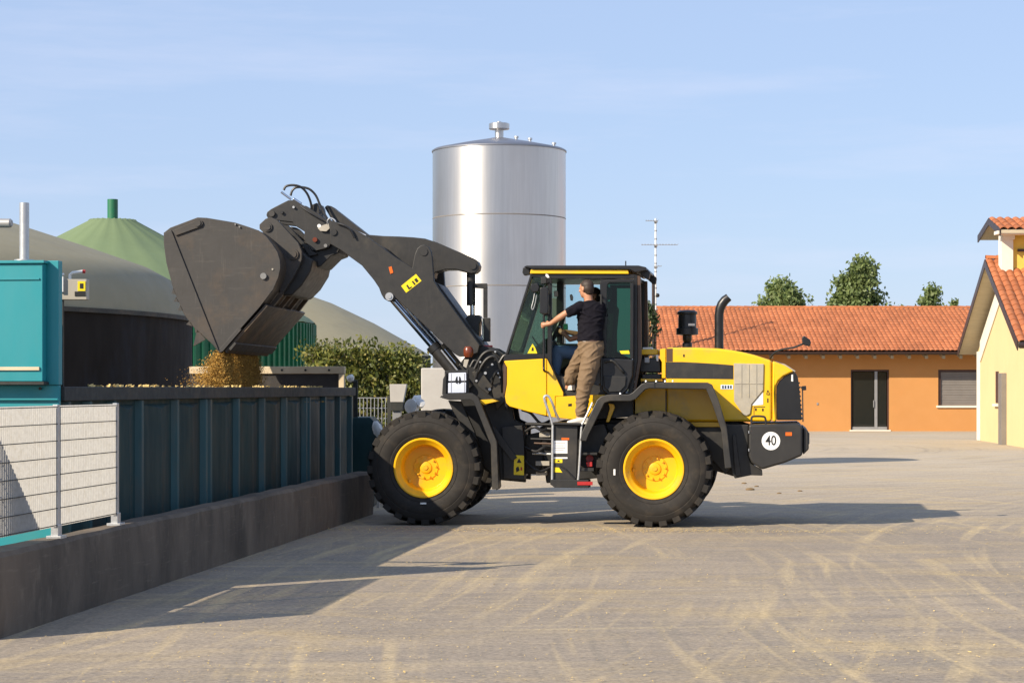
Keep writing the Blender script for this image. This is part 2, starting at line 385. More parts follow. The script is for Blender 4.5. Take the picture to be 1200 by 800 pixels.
# ------------------------------------------------------------------ geometry helpers
class MB:
    def __init__(s):
        s.v = []; s.f = []
    def add(s, vs, fs):
        o = len(s.v)
        s.v += [tuple(p) for p in vs]
        s.f += [tuple(i + o for i in f) for f in fs]
    def loops(s, rings, close=True, caps=True):
        n = len(rings[0]); vs = [p for r in rings for p in r]; fs = []
        for i in range(len(rings) - 1):
            for j in range(n if close else n - 1):
                k = (j + 1) % n
                fs.append((i * n + j, i * n + k, (i + 1) * n + k, (i + 1) * n + j))
        if caps and close:
            fs.append(tuple(reversed(range(n))))
            fs.append(tuple((len(rings) - 1) * n + j for j in range(n)))
        s.add(vs, fs)
    def prism(s, a, b):
        s.loops([a, b])
    def box(s, c, ax, ay, az):
        """centre and three half-axis vectors"""
        c, ax, ay, az = map(Vector, (c, ax, ay, az))
        vs = [c + ax * i + ay * j + az * k for i in (-1, 1) for j in (-1, 1) for k in (-1, 1)]
        s.add(vs, [(0, 1, 3, 2), (4, 6, 7, 5), (0, 4, 5, 1), (2, 3, 7, 6), (0, 2, 6, 4), (1, 5, 7, 3)])
    def bx(s, x0, x1, y0, y1, z0, z1):
        s.box(((x0 + x1) / 2, (y0 + y1) / 2, (z0 + z1) / 2), ((x1 - x0) / 2, 0, 0), (0, (y1 - y0) / 2, 0), (0, 0, (z1 - z0) / 2))
    def tube(s, path, r, n=10, caps=True):
        path = [Vector(p) for p in path]
        rs = r if isinstance(r, (list, tuple)) else [r] * len(path)
        rings = []; ref = None
        for i, p in enumerate(path):
            d = (path[min(i + 1, len(path) - 1)] - path[max(i - 1, 0)]).normalized()
            if ref is None:
                ref = d.orthogonal().normalized()
            ref = (ref - d * ref.dot(d)).normalized()
            bi = d.cross(ref)
            rings.append([p + (ref * math.cos(t) + bi * math.sin(t)) * rs[i] for t in (2 * math.pi * k / n for k in range(n))])
        s.loops(rings, True, caps)
    def lathe(s, prof, o, n=32, axis=(0, 0, 1), ref=(1, 0, 0), caps=False):
        """prof: (radius, height along axis)"""
        o, ax, rf = Vector(o), Vector(axis).normalized(), Vector(ref)
        rf = (rf - ax * rf.dot(ax)).normalized(); bi = ax.cross(rf)
        rings = [[o + ax * h + (rf * math.cos(t) + bi * math.sin(t)) * max(r, 1e-4) for t in (2 * math.pi * k / n for k in range(n))] for r, h in prof]
        s.loops(rings, True, caps)
    def ball(s, c, r, n=12, sc3=(1, 1, 1)):
        c = Vector(c)
        rings = []
        for i in range(1, n):
            a = math.pi * i / n
            rings.append([c + Vector((r * sc3[0] * math.sin(a) * math.cos(t), r * sc3[1] * math.sin(a) * math.sin(t), -r * sc3[2] * math.cos(a))) for t in (2 * math.pi * k / (n + 2) for k in range(n + 2))])
        s.loops(rings)
    def mesh(s, name, m, smooth=32):
        me = bpy.data.meshes.new(name)
        me.from_pydata(s.v, [], s.f)
        me.validate()
        bm = bmesh.new(); bm.from_mesh(me)
        bmesh.ops.recalc_face_normals(bm, faces=bm.faces)
        bm.to_mesh(me); bm.free()
        if smooth:
            me.polygons.foreach_set('use_smooth', [True] * len(me.polygons))
            me.set_sharp_from_angle(angle=R_(smooth))
        for x in (m if isinstance(m, (list, tuple)) else [m]):
            me.materials.append(x)
        return me
    def build(s, name, m, parent=None, bevel=0.0, smooth=32, seg=2):
        if parent is not None:
            off = world_loc(parent)
            s.v = [(p[0] - off[0], p[1] - off[1], p[2] - off[2]) for p in s.v]
            o = bpy.data.objects.new(name, s.mesh(name, m, smooth))
            o.parent = parent
        else:                               # stand the object on its own base point
            xs, ys, zs = zip(*s.v)
            off = ((min(xs) + max(xs)) / 2, (min(ys) + max(ys)) / 2, min(zs))
            s.v = [(p[0] - off[0], p[1] - off[1], p[2] - off[2]) for p in s.v]
            o = bpy.data.objects.new(name, s.mesh(name, m, smooth))
            o.location = off
        COL.objects.link(o)
        if bevel:
            md = o.modifiers.new('bevel', 'BEVEL')
            md.width = bevel; md.segments = seg; md.limit_method = 'ANGLE'; md.angle_limit = R_(40)
            md.harden_normals = True
        return o
def world_loc(o):
    v = Vector((0, 0, 0))
    while o is not None:
        v += Vector(o.location); o = o.parent
    return v
def tag(o, label=None, cat=None, group=None, kind=None):
    if label: o['label'] = label
    if cat: o['category'] = cat
    if group: o['group'] = group
    if kind: o['kind'] = kind
    return o
def thing(name, loc, label, cat, group=None):
    o = bpy.data.objects.new(name, None)
    o.empty_display_size = 0.3
    o.location = loc
    COL.objects.link(o)
    return tag(o, label, cat, group)
def inst(src, loc, parent=None, rz=None):
    """copy one object (mesh shared) to another place"""
    c = src.copy(); COL.objects.link(c)
    c.parent = parent
    c.location = loc
    if rz is not None: c.rotation_euler = (0, 0, rz)
    return c
def P(x, y, Y):
    """point seen at photo pixel (x, y) at distance Y"""
    return Vector(((x - 600) / F * Y, Y, H - (y - HY) / F * Y))

# ================================================================== the setting
def XW(Y):          # front face of the retaining wall
    return -5.396 + 0.116 * Y
WD = Vector((0.116, 1, 0)).normalized()      # along the wall, away from the camera
WN = Vector((WD.y, -WD.x, 0))                # out of the wall, to the yard
def WP(Y, off=0.0, z=0.0):
    """point on the wall line at distance Y, off metres out into the yard"""
    return Vector((XW(Y), Y, z)) + WN * off

g = MB()
gx = [-2500, -400, -80, -20, -8, 0, 8, 20, 80, 400, 2500]
gy = [-300, -60, -10, 5, 15, 25, 40, 60, 120, 500, 4000]
g.add([(x, y, 0) for y in gy for x in gx], [(j * 11 + i, j * 11 + i + 1, (j + 1) * 11 + i + 1, (j + 1) * 11 + i) for j in range(10) for i in range(10)])
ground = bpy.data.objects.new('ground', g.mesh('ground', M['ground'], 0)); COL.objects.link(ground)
tag(ground, kind='structure')
fd = MB(); fd.add([(-2500, 150, .01), (2500, 150, .01), (2500, 4000, .01), (-2500, 4000, .01)], [(0, 1, 2, 3)])
field = bpy.data.objects.new('field', fd.mesh('field', M['field'], 0)); COL.objects.link(field); tag(field, kind='structure')

# ------------------------------------------------------------------ retaining wall
Y0, Y1 = 14.66, 29.35
wall = MB()
WT = 0.615
prof = [(0.0, 0.0), (0.012, 0.25), (0.0, WT - 0.03), (-0.03, WT), (-0.22, WT), (-0.22, 0.0)]
ys = [Y0 + (Y1 - Y0) * i / 30 for i in range(31)]
rng = random.Random(3)
wall.loops([[WP(y, o + (rng.uniform(-.006, .006) if 0 < i < 30 else 0), max(z + (rng.uniform(-.008, .008) if z > 0.3 else 0), 0)) for o, z in prof] for i, y in enumerate(ys)])
wall_o = wall.build('retaining_wall', M['concrete'], smooth=25)
tag(wall_o, 'low stained concrete wall running back under the dark teal container', 'wall')
rw = MB()
a = WP(Y0, -0.225, 0)
rw.loops([[a - WN * d + WD * o + Vector((0, 0, z)) for o, z in ((0.0, 0.0), (0.0, WT), (0.3, WT), (0.3, 0.0))] for d in (0.0, 3.0)])
rw.build('return_wall', M['concrete'], wall_o)

# ------------------------------------------------------------------ grating fence
def grating(root, p0, p1, z0, z1, nrm, front):
    d = (p1 - p0); L = d.length; d.normalize()
    bars = MB(); n = int(L / 0.042)
    for i in range(n):
        c = p0 + d * (L * (i + 0.5) / n)
        bars.box((c.x, c.y, (z0 + z1) / 2), d * 0.0017, nrm * 0.017, (0, 0, (z1 - z0) / 2))
    tag(bars.build('upright_bars', M['grating'], root, smooth=0), kind='stuff')
    rods = []
    for k in range(8):
        z = z1 - 0.012 - k * (z1 - z0 - 0.024) / 7.0
        r = MB(); c = (p0 + p1) / 2
        r.box((c.x + nrm.x * front, c.y + nrm.y * front, z), d * (L / 2), nrm * 0.003, (0, 0, 0.0035))
        r.build('cross_rod', M['grime_shade'], root, smooth=0)  # backlit shade of the rods put into their dark colour
fz0, fz1 = 0.71, 1.665
fo = -0.09
fence = thing('grating_fence', WP(14.75, fo, WT), 'pale galvanised grating fence standing on the low concrete wall', 'fence')
fp = [WP(14.70, fo), WP(16.20, fo), WP(17.72, fo)]
for i in range(2):
    grating(fence, fp[i] + WD * 0.035, fp[i + 1] - WD * 0.035, fz0, fz1, WN, 0.021)
for p in fp:
    q = MB()
    q.box((p.x, p.y, (WT + fz1) / 2), WD * 0.03, WN * 0.02, (0, 0, (fz1 - WT) / 2 + 0.008))
    q.build('post', M['steel'], fence, 0.003)
    b = MB(); b.box((p.x, p.y, WT + 0.012), WD * 0.07, WN * 0.06, (0, 0, 0.012))
    b.box((p.x, p.y, WT + 0.06), WD * 0.045, WN * 0.03, (0, 0, 0.05))
    b.build('post_foot', M['steel'], fence, 0.003)
rp0 = WP(14.70, fo) - WN * 0.05
grating(fence, rp0, rp0 - WN * 1.9, fz0, fz1, WD, -0.021)

# ------------------------------------------------------------------ feed container
CO = -0.55                     # its side stands back from the face of the wall
CY0, CY1 = 17.62, 30.70
CTOP = 1.815
cont = thing('feed_container', WP(CY0, CO - 1.3, WT), 'long dark teal ribbed steel container on the low concrete wall, being filled with silage', 'container')
def yx(x, off=CO):             # distance along the wall line of a photo column
    c = -5.396 + off * 1.0067
    return c / ((x - 600) / F - 0.116)
side = MB(); side.loops([[WP(y, CO - 0.05, z) for z in (0.32, CTOP - 0.12)] + [WP(y, CO - 0.09, z) for z in (CTOP - 0.12, 0.32)] for y in (CY0 + 0.02, CY1)])
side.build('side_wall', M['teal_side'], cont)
rib_x = [78, 103, 132, 164, 206, 239.5, 245, 278, 308, 334, 357.5, 361.5, 380, 397, 411]
for i, x in enumerate(rib_x):
    y = yx(x)
    r = MB()
    w0, w1, dp = 0.075, 0.035, 0.062
    pl = [(-w0, -0.052), (-w1, -0.052 + dp), (w1, -0.052 + dp), (w0, -0.052)]
    r.loops([[WP(y + a, CO + o, z) for a, o in pl] for z in (0.324, CTOP - 0.13)])
    r.build('rib', M['teal_rib'], cont, 0.004)
# trapezoid dish pressed into each bay
for i in range(len(rib_x) - 1):
    a, b = yx(rib_x[i]), yx(rib_x[i + 1])
    if b - a < 0.35: continue
    pnl = MB(); m0, m1 = a + 0.12, b - 0.12
    zt, zb = CTOP - 0.17, 0.36
    o0, o1 = CO - 0.048, CO - 0.012
    mid = (m0 + m1) / 2
    pnl.add([WP(m0, o0, zt), WP(m1, o0, zt), WP(m1, o0, zb), WP(m0, o0, zb), WP(mid + 0.06, o1, zt - 0.05), WP(mid + 0.10, o1, zb + 0.05)],
            [(0, 1, 4), (1, 2, 5, 4), (2, 3, 5), (3, 0, 4, 5)])
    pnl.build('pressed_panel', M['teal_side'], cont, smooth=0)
rail = MB(); rail.loops([[WP(y, CO + o, z) for o, z in ((0.03, CTOP - 0.125), (0.03, CTOP), (-0.12, CTOP), (-0.12, CTOP - 0.125))] for y in (CY0 + 0.02, CY1 + 0.03)])
rail.build('top_rail', M['grime_shade'], cont, 0.008)
far = MB(); far.loops([[WP(y, CO - 2.6 + o, z) for o, z in ((0.03, WT), (0.03, CTOP), (-0.06, CTOP), (-0.06, WT))] for y in (CY0, CY1)])
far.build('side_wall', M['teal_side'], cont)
flr = MB(); flr.loops([[WP(y, CO + o, z) for o, z in ((-0.1, WT), (-0.1, WT + 0.05), (-2.56, WT + 0.05), (-2.56, WT))] for y in (CY0 + .05, CY1 - .05)])
flr.build('floor_plate', M['grime_shade'], cont)
# far end wall, taller than the sides, with a bleached rail
EZ = 2.13
ew = MB(); ew.loops([[WP(CY1 - 0.06, CO - d, z) + WD * t for t, z in ((0, WT + .01), (0, EZ - 0.11), (0.05, EZ - 0.11), (0.05, WT + .01))] for d in (0.13, 2.5)])
ew.build('end_wall', M['dark_panel'], cont)
er = MB(); er.loops([[WP(CY1 - 0.10, CO - d, z) + WD * t for t, z in ((0, EZ - 0.11), (0, EZ), (0.12, EZ), (0.12, EZ - 0.11))] for d in (0.12, 2.5)])
er.build('end_rail', M['timber'], cont, 0.008)
ep = MB(); c = WP(CY1 - 0.05, CO - 0.165, 0); ep.box((c.x, c.y, (CTOP + EZ) / 2 - 0.06), WN * 0.04, WD * 0.05, (0, 0, (EZ - CTOP) / 2 - 0.055))
ep.build('end_post', M['timber'], cont, 0.005)
for k in range(6):
    bo = MB(); c = WP(CY1 - 0.108, CO - 0.35 - k * 0.36, EZ - 0.055); bo.lathe([(0.0, 0.0), (0.018, 0.0), (0.018, 0.014), (0.0, 0.014)], c, 8, -WD)
    bo.build('bolt', M['grime_shade'], cont)

# ------------------------------------------------------------------ teal housing at the near end
hs = thing('teal_housing', WP(CY0, CO - 1.3, WT), 'bright teal steel housing with a raised front door at the near end of the container', 'housing')
HZ = 2.90
def hbox(d0, d1, t0, t1, z0, z1, name, m, bev=0.006):
    q = MB(); q.loops([[WP(CY0, CO - d, z) + WD * t for t, z in ((t0, z0), (t0, z1), (t1, z1), (t1, z0))] for d in (d0, d1)])
    return q.build(name, m, hs, bev)
hbox(0.0, 2.6, -0.05, 0.05, 1.83, HZ, 'body', M['teal'])
hbox(0.0, 2.6, -0.04, 0.015, 0.30, 1.826, 'front_sheet', M['teal'])
door = hbox(0.105, 2.3, -0.155, -0.052, 1.86, HZ - 0.03, 'front_door', M['teal'])
hbox(0.13, 2.3, -0.168, -0.157, HZ - 0.17, HZ - 0.155, 'fold', M['teal'], 0.002)
hbox(0.13, 2.3, -0.172, -0.157, 1.955, 1.985, 'lower_strip', M['timber'], 0.002)
hbox(0.085, 2.32, -0.18, -0.053, HZ - 0.028, HZ - 0.004, 'door_rim', M['teal'], 0.003)
hbox(0.085, 2.32, -0.18, -0.053, 1.832, 1.858, 'door_rim', M['grime_shade'], 0.003)
hbox(0.0, 2.6, -0.075, -0.053, 1.70, 1.715, 'flange', M['teal'], 0.002)
for k in range(3):
    q = MB(); q.lathe([(0, 0), (0.014, 0), (0.014, 0.012), (0, 0.012)], WP(CY0, CO - 0.16 - k * 0.7, 1.80) + WD * (-0.055), 8, -WD); q.build('bolt', M['grime_shade'], hs)
fl = MB(); b0 = P(28.5, 303, 17.62); b0.z = HZ - 0.005
fl.lathe([(0.045, 0), (0.085, 0.0), (0.085, 0.012), (0.045, 0.012)], b0, 20, caps=True)
fl.lathe([(0.0, 0.0), (0.041, 0.01), (0.041, 0.50), (0.036, 0.50), (0.036, 0.40), (0.0, 0.40)], b0, 20)
tag(fl.build('exhaust_stack', M['steel']), 'upright silvery exhaust pipe standing on top of the teal housing', 'pipe')
fh = MB(); h0 = P(14, 261.5, 17.9); h1 = h0 - WN * 1.6 + Vector((0, 0, 0.02))
fh.tube([h0, h0 - WN * 0.015, h1, h1 + Vector((-0.12, 0.0, -0.05)), h1 + Vector((-0.16, 0, -0.2)), Vector((h1.x - 0.16, h1.y, HZ - 0.01))], [0.028, 0.04, 0.04, 0.04, 0.04, 0.04], 16)
tag(fh.build('side_pipe', M['alu']), 'short grey pipe lying level at the left above the teal housing', 'pipe')

# crank box on the rear corner of the housing
cb = thing('crank_box', P(88, 352, 18.3), 'small pale switch box with a yellow warning plate and bent crank beside the teal housing', 'switch box')
def pbox(x0, y0, x1, y1, Y, dep, name, m, par, bev=0.004):
    a, b = P(x0, y0, Y), P(x1, y1, Y); q = MB()
    q.bx(a.x, b.x, Y, Y + dep, b.z, a.z); return q.build(name, m, par, bev)
pbox(69, 327, 101.5, 351, 18.3, 0.12, 'case', M['box_grey'], cb)
pbox(69.5, 324, 74, 342, 18.27, 0.03, 'bracket', M['white'], cb, 0.002)
pbox(91, 329.5, 100, 341, 18.294, 0.006, 'warning_plate', M['label_y'], cb, 0.001)
pbox(87.5, 341.5, 100, 347, 18.294, 0.006, 'text_plate', M['ink'], cb, 0.001)
pbox(93.5, 332, 97.5, 338, 18.291, 0.003, 'warning_mark', M['ink'], cb, 0)
q = MB(); q.tube([P(82, 328, 18.36), P(82, 322, 18.36), P(85, 319.5, 18.36), P(97, 318, 18.36)], 0.013, 8); q.build('crank', M['white'], cb)
q = MB(); q.tube([P(97, 318, 18.36), P(100, 318.3, 18.36)], 0.016, 8); q.build('crank_grip', M['red'], cb)
q = MB(); q.tube([P(72, 327, 18.36), P(72, 322, 18.36), P(75, 321, 18.36)], 0.010, 8); q.build('pin', M['white'], cb)
q = MB(); a = P(72, 351, 18.38); q.bx(a.x - .02, a.x + .02, a.y - .02, a.y + .02, 1.80, a.z + 0.05); q.build('support', M['grime_shade'], cb, 0.003)

# ------------------------------------------------------------------ digesters
def lathe_obj(name, m, prof, o, n, par):
    q = MB(); q.lathe(prof, o, n); return q.build(name, m, par, smooth=40)
def digester(name, cx, Y, rad, roof, wallmat, roofmat, label, seams=0):
    base = P(cx, HY, Y); base.z = 0
    t = thing(name, base, label, 'digester')
    rim = roof[-1][1]
    lathe_obj('wall', wallmat, [(rad - 0.05, 0), (rad, 0.01), (rad, rim - 0.02)], base, 96, t)
    rf = MB(); n = 96; rings = []
    for r, z in roof:
        rings.append([base + Vector((math.cos(k * 2 * math.pi / n) * r, math.sin(k * 2 * math.pi / n) * r, z + (0.035 * (k % 4 == 0) if seams and r > 1 else 0))) for k in range(n)])
    rf.loops(rings); rf.build('roof', roofmat, t, smooth=50)
    return t, base
tA, bA = digester('large_digester', -400, 60.0, 15.45, [(0.3, 9.4), (4, 8.6), (7, 7.75), (10.4, 6.64), (12.6, 5.93), (14.2, 5.38), (14.9, 5.0), (15.25, 4.5), (15.47, 3.98), (15.5, 3.87)],
                  M['digester_wall'], M['membrane'], 'wide digester tank with near black wall and beige membrane roof behind the teal housing')
q = MB(); q.lathe([(15.47, 3.78), (15.54, 3.78), (15.54, 3.90), (15.47, 3.90)], bA, 96); q.build('rim_band', M['grime_shade'], tA)
tC, bC = digester('green_digester', 132, 90.0, 8.82, [(r * 1.2, 1.8 + (z - 1.8) * 1.2) for r, z in ((0.02, 7.98), (0.84, 7.95), (0.9, 7.88), (3, 6.75), (5, 5.62), (7.2, 4.33), (7.4, 4.17))],
                  M['green_steel'], M['green_membrane'], 'green digester with a pleated conical roof and a short green chimney', 1)
q = MB(); q.lathe([(0.23, 9.1), (0.23, 10.1), (0.17, 10.1), (0.17, 9.9), (0.0, 9.9)], bC, 20); q.build('chimney', M['green_steel'], tC)
q = MB()
for k in range(150):
    t_ = k * 2 * math.pi / 150
    c = bC + Vector((math.cos(t_) * 8.87, math.sin(t_) * 8.87, 2.3)); rd = Vector((math.cos(t_), math.sin(t_), 0)); tg_ = Vector((-rd.y, rd.x, 0))
    q.box(c, rd * 0.05, tg_ * 0.055, (0, 0, 2.3))
tag(q.build('wall_ribs', M['green_steel'], tC, smooth=0), kind='stuff')
tB, bB = digester('far_digester', 300, 125.0, 10.66, [(r * 1.316, 1.8 + (z - 1.8) * 1.316) for r, z in ((0.2, 6.72), (1.5, 6.45), (3.5, 5.75), (5.5, 4.80), (7.6, 3.62), (8.15, 3.28))],
                  M['digester_wall'], M['membrane'], 'distant beige digester roof sloping down behind the leafy hedge')

# ------------------------------------------------------------------ steel silo
SY = 45.0
sb = P(585, HY, SY); sb.z = 0
silo = thing('steel_silo', sb, 'tall shiny stainless steel silo with a capped vent, behind the wheel loader', 'silo')
SR = 78 / F * SY
zb = [0.05, 1.8 + (455 - 338) / F * SY, 1.8 + (455 - 257) / F * SY, 1.8 + (455 - 178.5) / F * SY]
sec = []
for i in range(3):
    q = MB(); q.lathe([(SR - 0.008, zb[i] + 0.002), (SR, zb[i] + 0.012), (SR, zb[i + 1] - 0.012), (SR - 0.008, zb[i + 1] - 0.002)], sb, 128)
    q.build('shell_ring', M['tank'], silo, smooth=20)
for i in (1, 2):
    q = MB(); q.lathe([(SR - 0.02, zb[i] - 0.012), (SR - 0.001, zb[i] - 0.012), (SR + 0.004, zb[i] - 0.006), (SR + 0.004, zb[i] + 0.006), (SR - 0.001, zb[i] + 0.012), (SR - 0.02, zb[i] + 0.012)], sb, 128)
    q.build('weld_band', M['shutter'], silo)
q = MB(); q.lathe([(SR - 0.01, zb[3] - 0.01), (SR + 0.018, zb[3] - 0.008), (SR + 0.018, zb[3] + 0.02), (SR - 0.03, zb[3] + 0.05), (SR * 0.55, zb[3] + 0.185), (0.10, zb[3] + 0.32), (0.0, zb[3] + 0.32)], sb, 128)
q.build('conical_roof', M['cone'], silo, smooth=25)
q = MB(); z = zb[3] + 0.20
q.lathe([(0.0, z), (0.095, z), (0.095, z + 0.28), (0.215, z + 0.30), (0.225, z + 0.31), (0.225, z + 0.42), (0.20, z + 0.435), (0.05, z + 0.44), (0.05, z + 0.47), (0, z + 0.47)], sb, 32)
q.build('vent_cap', M['tank'], silo)
for px, dy in ((605, 0.24), (621, 0.20), (649, 0.10)):
    q = MB(); c = sb + Vector(((px - 585) / F * SY, -0.1, zb[3] + dy - 0.06)); q.tube([c, c + Vector((0, 0, 0.12))], 0.03, 8); q.tube([c + Vector((0, 0, 0.12)), c + Vector((0, 0, 0.16))], 0.05, 8)
    q.build('roof_fitting', M['steel'], silo)
q = MB(); q.lathe([(SR + 0.25, 0), (SR + 0.25, 0.12), (SR - 0.1, 0.12)], sb, 64); q.build('plinth', M['block'], silo)

# ------------------------------------------------------------------ foliage
def leaf_mesh(blobs, n, size, rng, droop=0.0):
    mb = MB()
    tot = sum(b[3] ** 1.6 for b in blobs)
    for (cx, cy, cz, r, sq) in blobs:
        k = int(n * r ** 1.6 / tot)
        for _ in range(k):
            d = Vector((rng.gauss(0, 1), rng.gauss(0, 1), rng.gauss(0, 1))).normalized()
            rr = r * min(abs(rng.gauss(0, 0.62)), rng.uniform(1.0, 1.25))
            p = Vector((cx, cy, cz)) + Vector((d.x * rr, d.y * rr, d.z * rr * sq))
            s = size * rng.uniform(0.6, 1.4)
            u = (Vector((rng.gauss(0, 1), rng.gauss(0, 1), rng.gauss(0, .6))) + d * 0.1).normalized()
            w = u.orthogonal().normalized(); w = (Matrix.Rotation(rng.uniform(0, 6.28), 3, u) @ w)
            t = u.cross(w)
            mb.add([p - w * s, p + t * s * 0.5, p + w * s, p - t * s * 0.5], [(0, 1, 2, 3)])
    return mb
def tree(name, base, h, r, n, leaf, m, label, group=None, seed=1, crown_lo=0.22, taper=0.8, trunk_r=0.16, cat='tree', nb=34):
    rng = random.Random(seed)
    t = thing(name, base, label, cat, group)
    tk = MB(); top = base + Vector((rng.uniform(-.2, .2), 0, h * 0.86))
    midp = base + Vector((rng.uniform(-.15, .15), 0, h * 0.4))
    tk.tube([base, midp, top], [trunk_r, trunk_r * 0.7, trunk_r * 0.15], 9)
    blobs = []
    for i in range(nb):
        f = crown_lo + (1 - crown_lo) * ((i + 0.5) / nb)
        wid = r * (math.sin(math.pi * min(1, ((f - crown_lo) / (1 - crown_lo)) * 0.86 + 0.16)) ** taper)
        a = rng.uniform(0, 6.28); d = wid * rng.uniform(0.25, 0.78)
        br = max(0.34 * r, wid * rng.uniform(0.42, 0.62))
        c = base + Vector((math.cos(a) * d, math.sin(a) * d, h * f - (br * 0.5 if f > 0.9 else 0)))
        blobs.append((c.x, c.y, c.z, br, 0.9))
        if i % 2 == 0:
            st = base + Vector((0, 0, h * f * 0.75)); tk.tube([st, (st + c) / 2 + Vector((0, 0, .1)), c], [trunk_r * 0.35, trunk_r * 0.22, trunk_r * 0.08], 6)
    tk.build('trunk', M['bark'], t)
    leaf_mesh(blobs, n, leaf, rng).build('crown', m, t, smooth=0)
    return t

# trees beyond the orange house
def ptree(x, top, Y, wpx, label, m, n, seed, leaf=0.135, lo=0.25, taper=0.7):
    b = P(x, HY, Y); b.z = 0
    h = H + (HY - top) / F * Y
    tree('leafy_tree', b, h, wpx / F * Y / 2, int(n * 2.8), leaf, m, label, 'trees beyond the orange house', seed, lo, taper)
ptree(914, 327, 118, 96, 'bushy round tree beyond the orange house, nearest the mirror of the loader', M['leaf_a'], 9000, 11)
ptree(1009, 301, 122, 88, 'tallest tree beyond the orange house, with a pointed crown', M['leaf_a'], 10000, 12)
ptree(1092, 333, 125, 64, 'small thin tree by the gable, rising over the orange roof', M['leaf_a'], 2600, 13)
ptree(1118, 350, 127, 26, 'lowest treetop just left of the gable, over the orange roof', M['leaf_a'], 1000, 14)
ptree(938, 352, 121, 24, 'low treetop clump right of the bushy round tree', M['leaf_a'], 900, 16)
b = P(758, HY, 81); b.z = 0
tree('dark_tree', b, H + 102 / F * 81, 0.62, 5200, 0.085, M['leaf_b'], 'dark slim tree seen between the loader cab and the orange house', None, 21, 0.02, 0.35)

# hedge behind the container
rng = random.Random(5)
hb = P(430, HY, 41); hb.z = 0
hedge = thing('leafy_hedge', hb, 'thick leafy hedge with yellowish tips behind the container', 'hedge')
hblobs = []
tops = [(368, 402), (382, 396), (398, 399), (415, 404), (430, 401), (446, 400), (462, 405), (474, 409), (483, 414)]
for (x, ytop) in tops:
    c = P(x, ytop, 41)
    for k in range(7):
        z = c.z - 0.27 - k * 0.33
        if z < 0.1: continue
        hblobs.append((c.x + rng.uniform(-.1, .1), 41 + rng.uniform(-.45, .45), z, rng.uniform(0.30, 0.44), 0.9))
leaf_mesh(hblobs, 32000, 0.048, rng).build('foliage', M['leaf_c'], hedge, smooth=0)
st = MB()
for (x, ytop) in tops:
    c = P(x, ytop, 41)
    st.tube([(c.x, 41, 0), (c.x + rng.uniform(-.1, .1), 41, c.z * 0.55), (c.x + rng.uniform(-.15, .15), 41, c.z - 0.2)], [0.035, 0.025, 0.008], 6)
st.build('stems', M['bark'], hedge)

# ------------------------------------------------------------------ small yard equipment behind the front wheel
# grid fence
gf = thing('wire_fence', P(432, 520, 34), 'low grey wire grid fence in front of the hedge', 'fence')
z0, z1 = H - 40 / F * 34, H - 11 / F * 34
xa, xb = P(413, 0, 34).x, P(456, 0, 34).x
nb_ = 11
wires = MB()
for i in range(nb_):
    x = xa + (xb - xa) * i / (nb_ - 1); wires.bx(x - .006, x + .006, 33.99, 34.01, 0.05, z1)
for k in range(5):
    z = z1 - k * 0.17; wires.bx(xa, xb, 34.012, 34.024, z - .007, z + .007)
wires.build('wire_mesh', M['steel'], gf, smooth=0)
for x in (xa, xb):
    q = MB(); q.bx(x - .03, x + .03, 33.96, 34.04, 0, z1 + .03); q.build('post', M['grime_shade'], gf, 0.004)
# teal trough
tb = MB(); a, b = P(413, 0, 31.2), P(452, 0, 31.2)
zt = H - 34 / F * 31.2
tb.loops([[(a.x + 0.0, 31.2, 0.0), (b.x - 0.18, 31.2, 0), (b.x - 0.18, 32.4, 0), (a.x, 32.4, 0)],
          [(a.x, 31.2, zt - .12), (b.x - 0.12, 31.2, zt - .12), (b.x - 0.12, 32.4, zt - .12), (a.x, 32.4, zt - .12)],
          [(a.x, 31.25, zt), (b.x - 0.24, 31.25, zt), (b.x - 0.24, 32.4, zt), (a.x, 32.4, zt)]])
tg = tb.build('steel_trough', M['teal_side'], None, 0.01)
tag(tg, 'dark teal steel trough at the far end of the container, behind the front wheel', 'trough')
# pale hopper
hp = thing('pale_hopper', P(466, 520, 33), 'small cream hopper with tapering sides in front of the hedge', 'hopper')
hp.location.z = 0
def frus(x0, x1, y0, x2, x3, y1, Y, dep, name, m, par):
    q = MB(); a, b, c, d = P(x0, y0, Y), P(x1, y0, Y), P(x3, y1, Y), P(x2, y1, Y)
    e = Vector((0, dep, 0)); q.prism([a, b, c, d], [a + e, b + e, c + e, d + e]); return q.build(name, m, par, 0.006)
frus(456.5, 476.5, 450, 457.5, 472.5, 471, 33, 0.28, 'funnel', M['block'], hp)
frus(457.5, 472.5, 471, 458, 472, 481, 33.01, 0.26, 'neck', M['grime_shade'], hp)  # shade below the funnel, put in as a dark solid piece
frus(460, 470, 481, 460, 470, 540, 33.05, 0.18, 'stand', M['alu'], hp)
# pale concrete block
pb = MB(); a, b = P(493.5, 431, 34.5), P(541, 500, 34.5)
pb.bx(a.x, b.x, 34.5, 35.6, 0, a.z)
bl = pb.build('concrete_block', M['block'], None, 0.02)
tag(bl, 'square cream concrete block standing behind the front wheel', 'block')
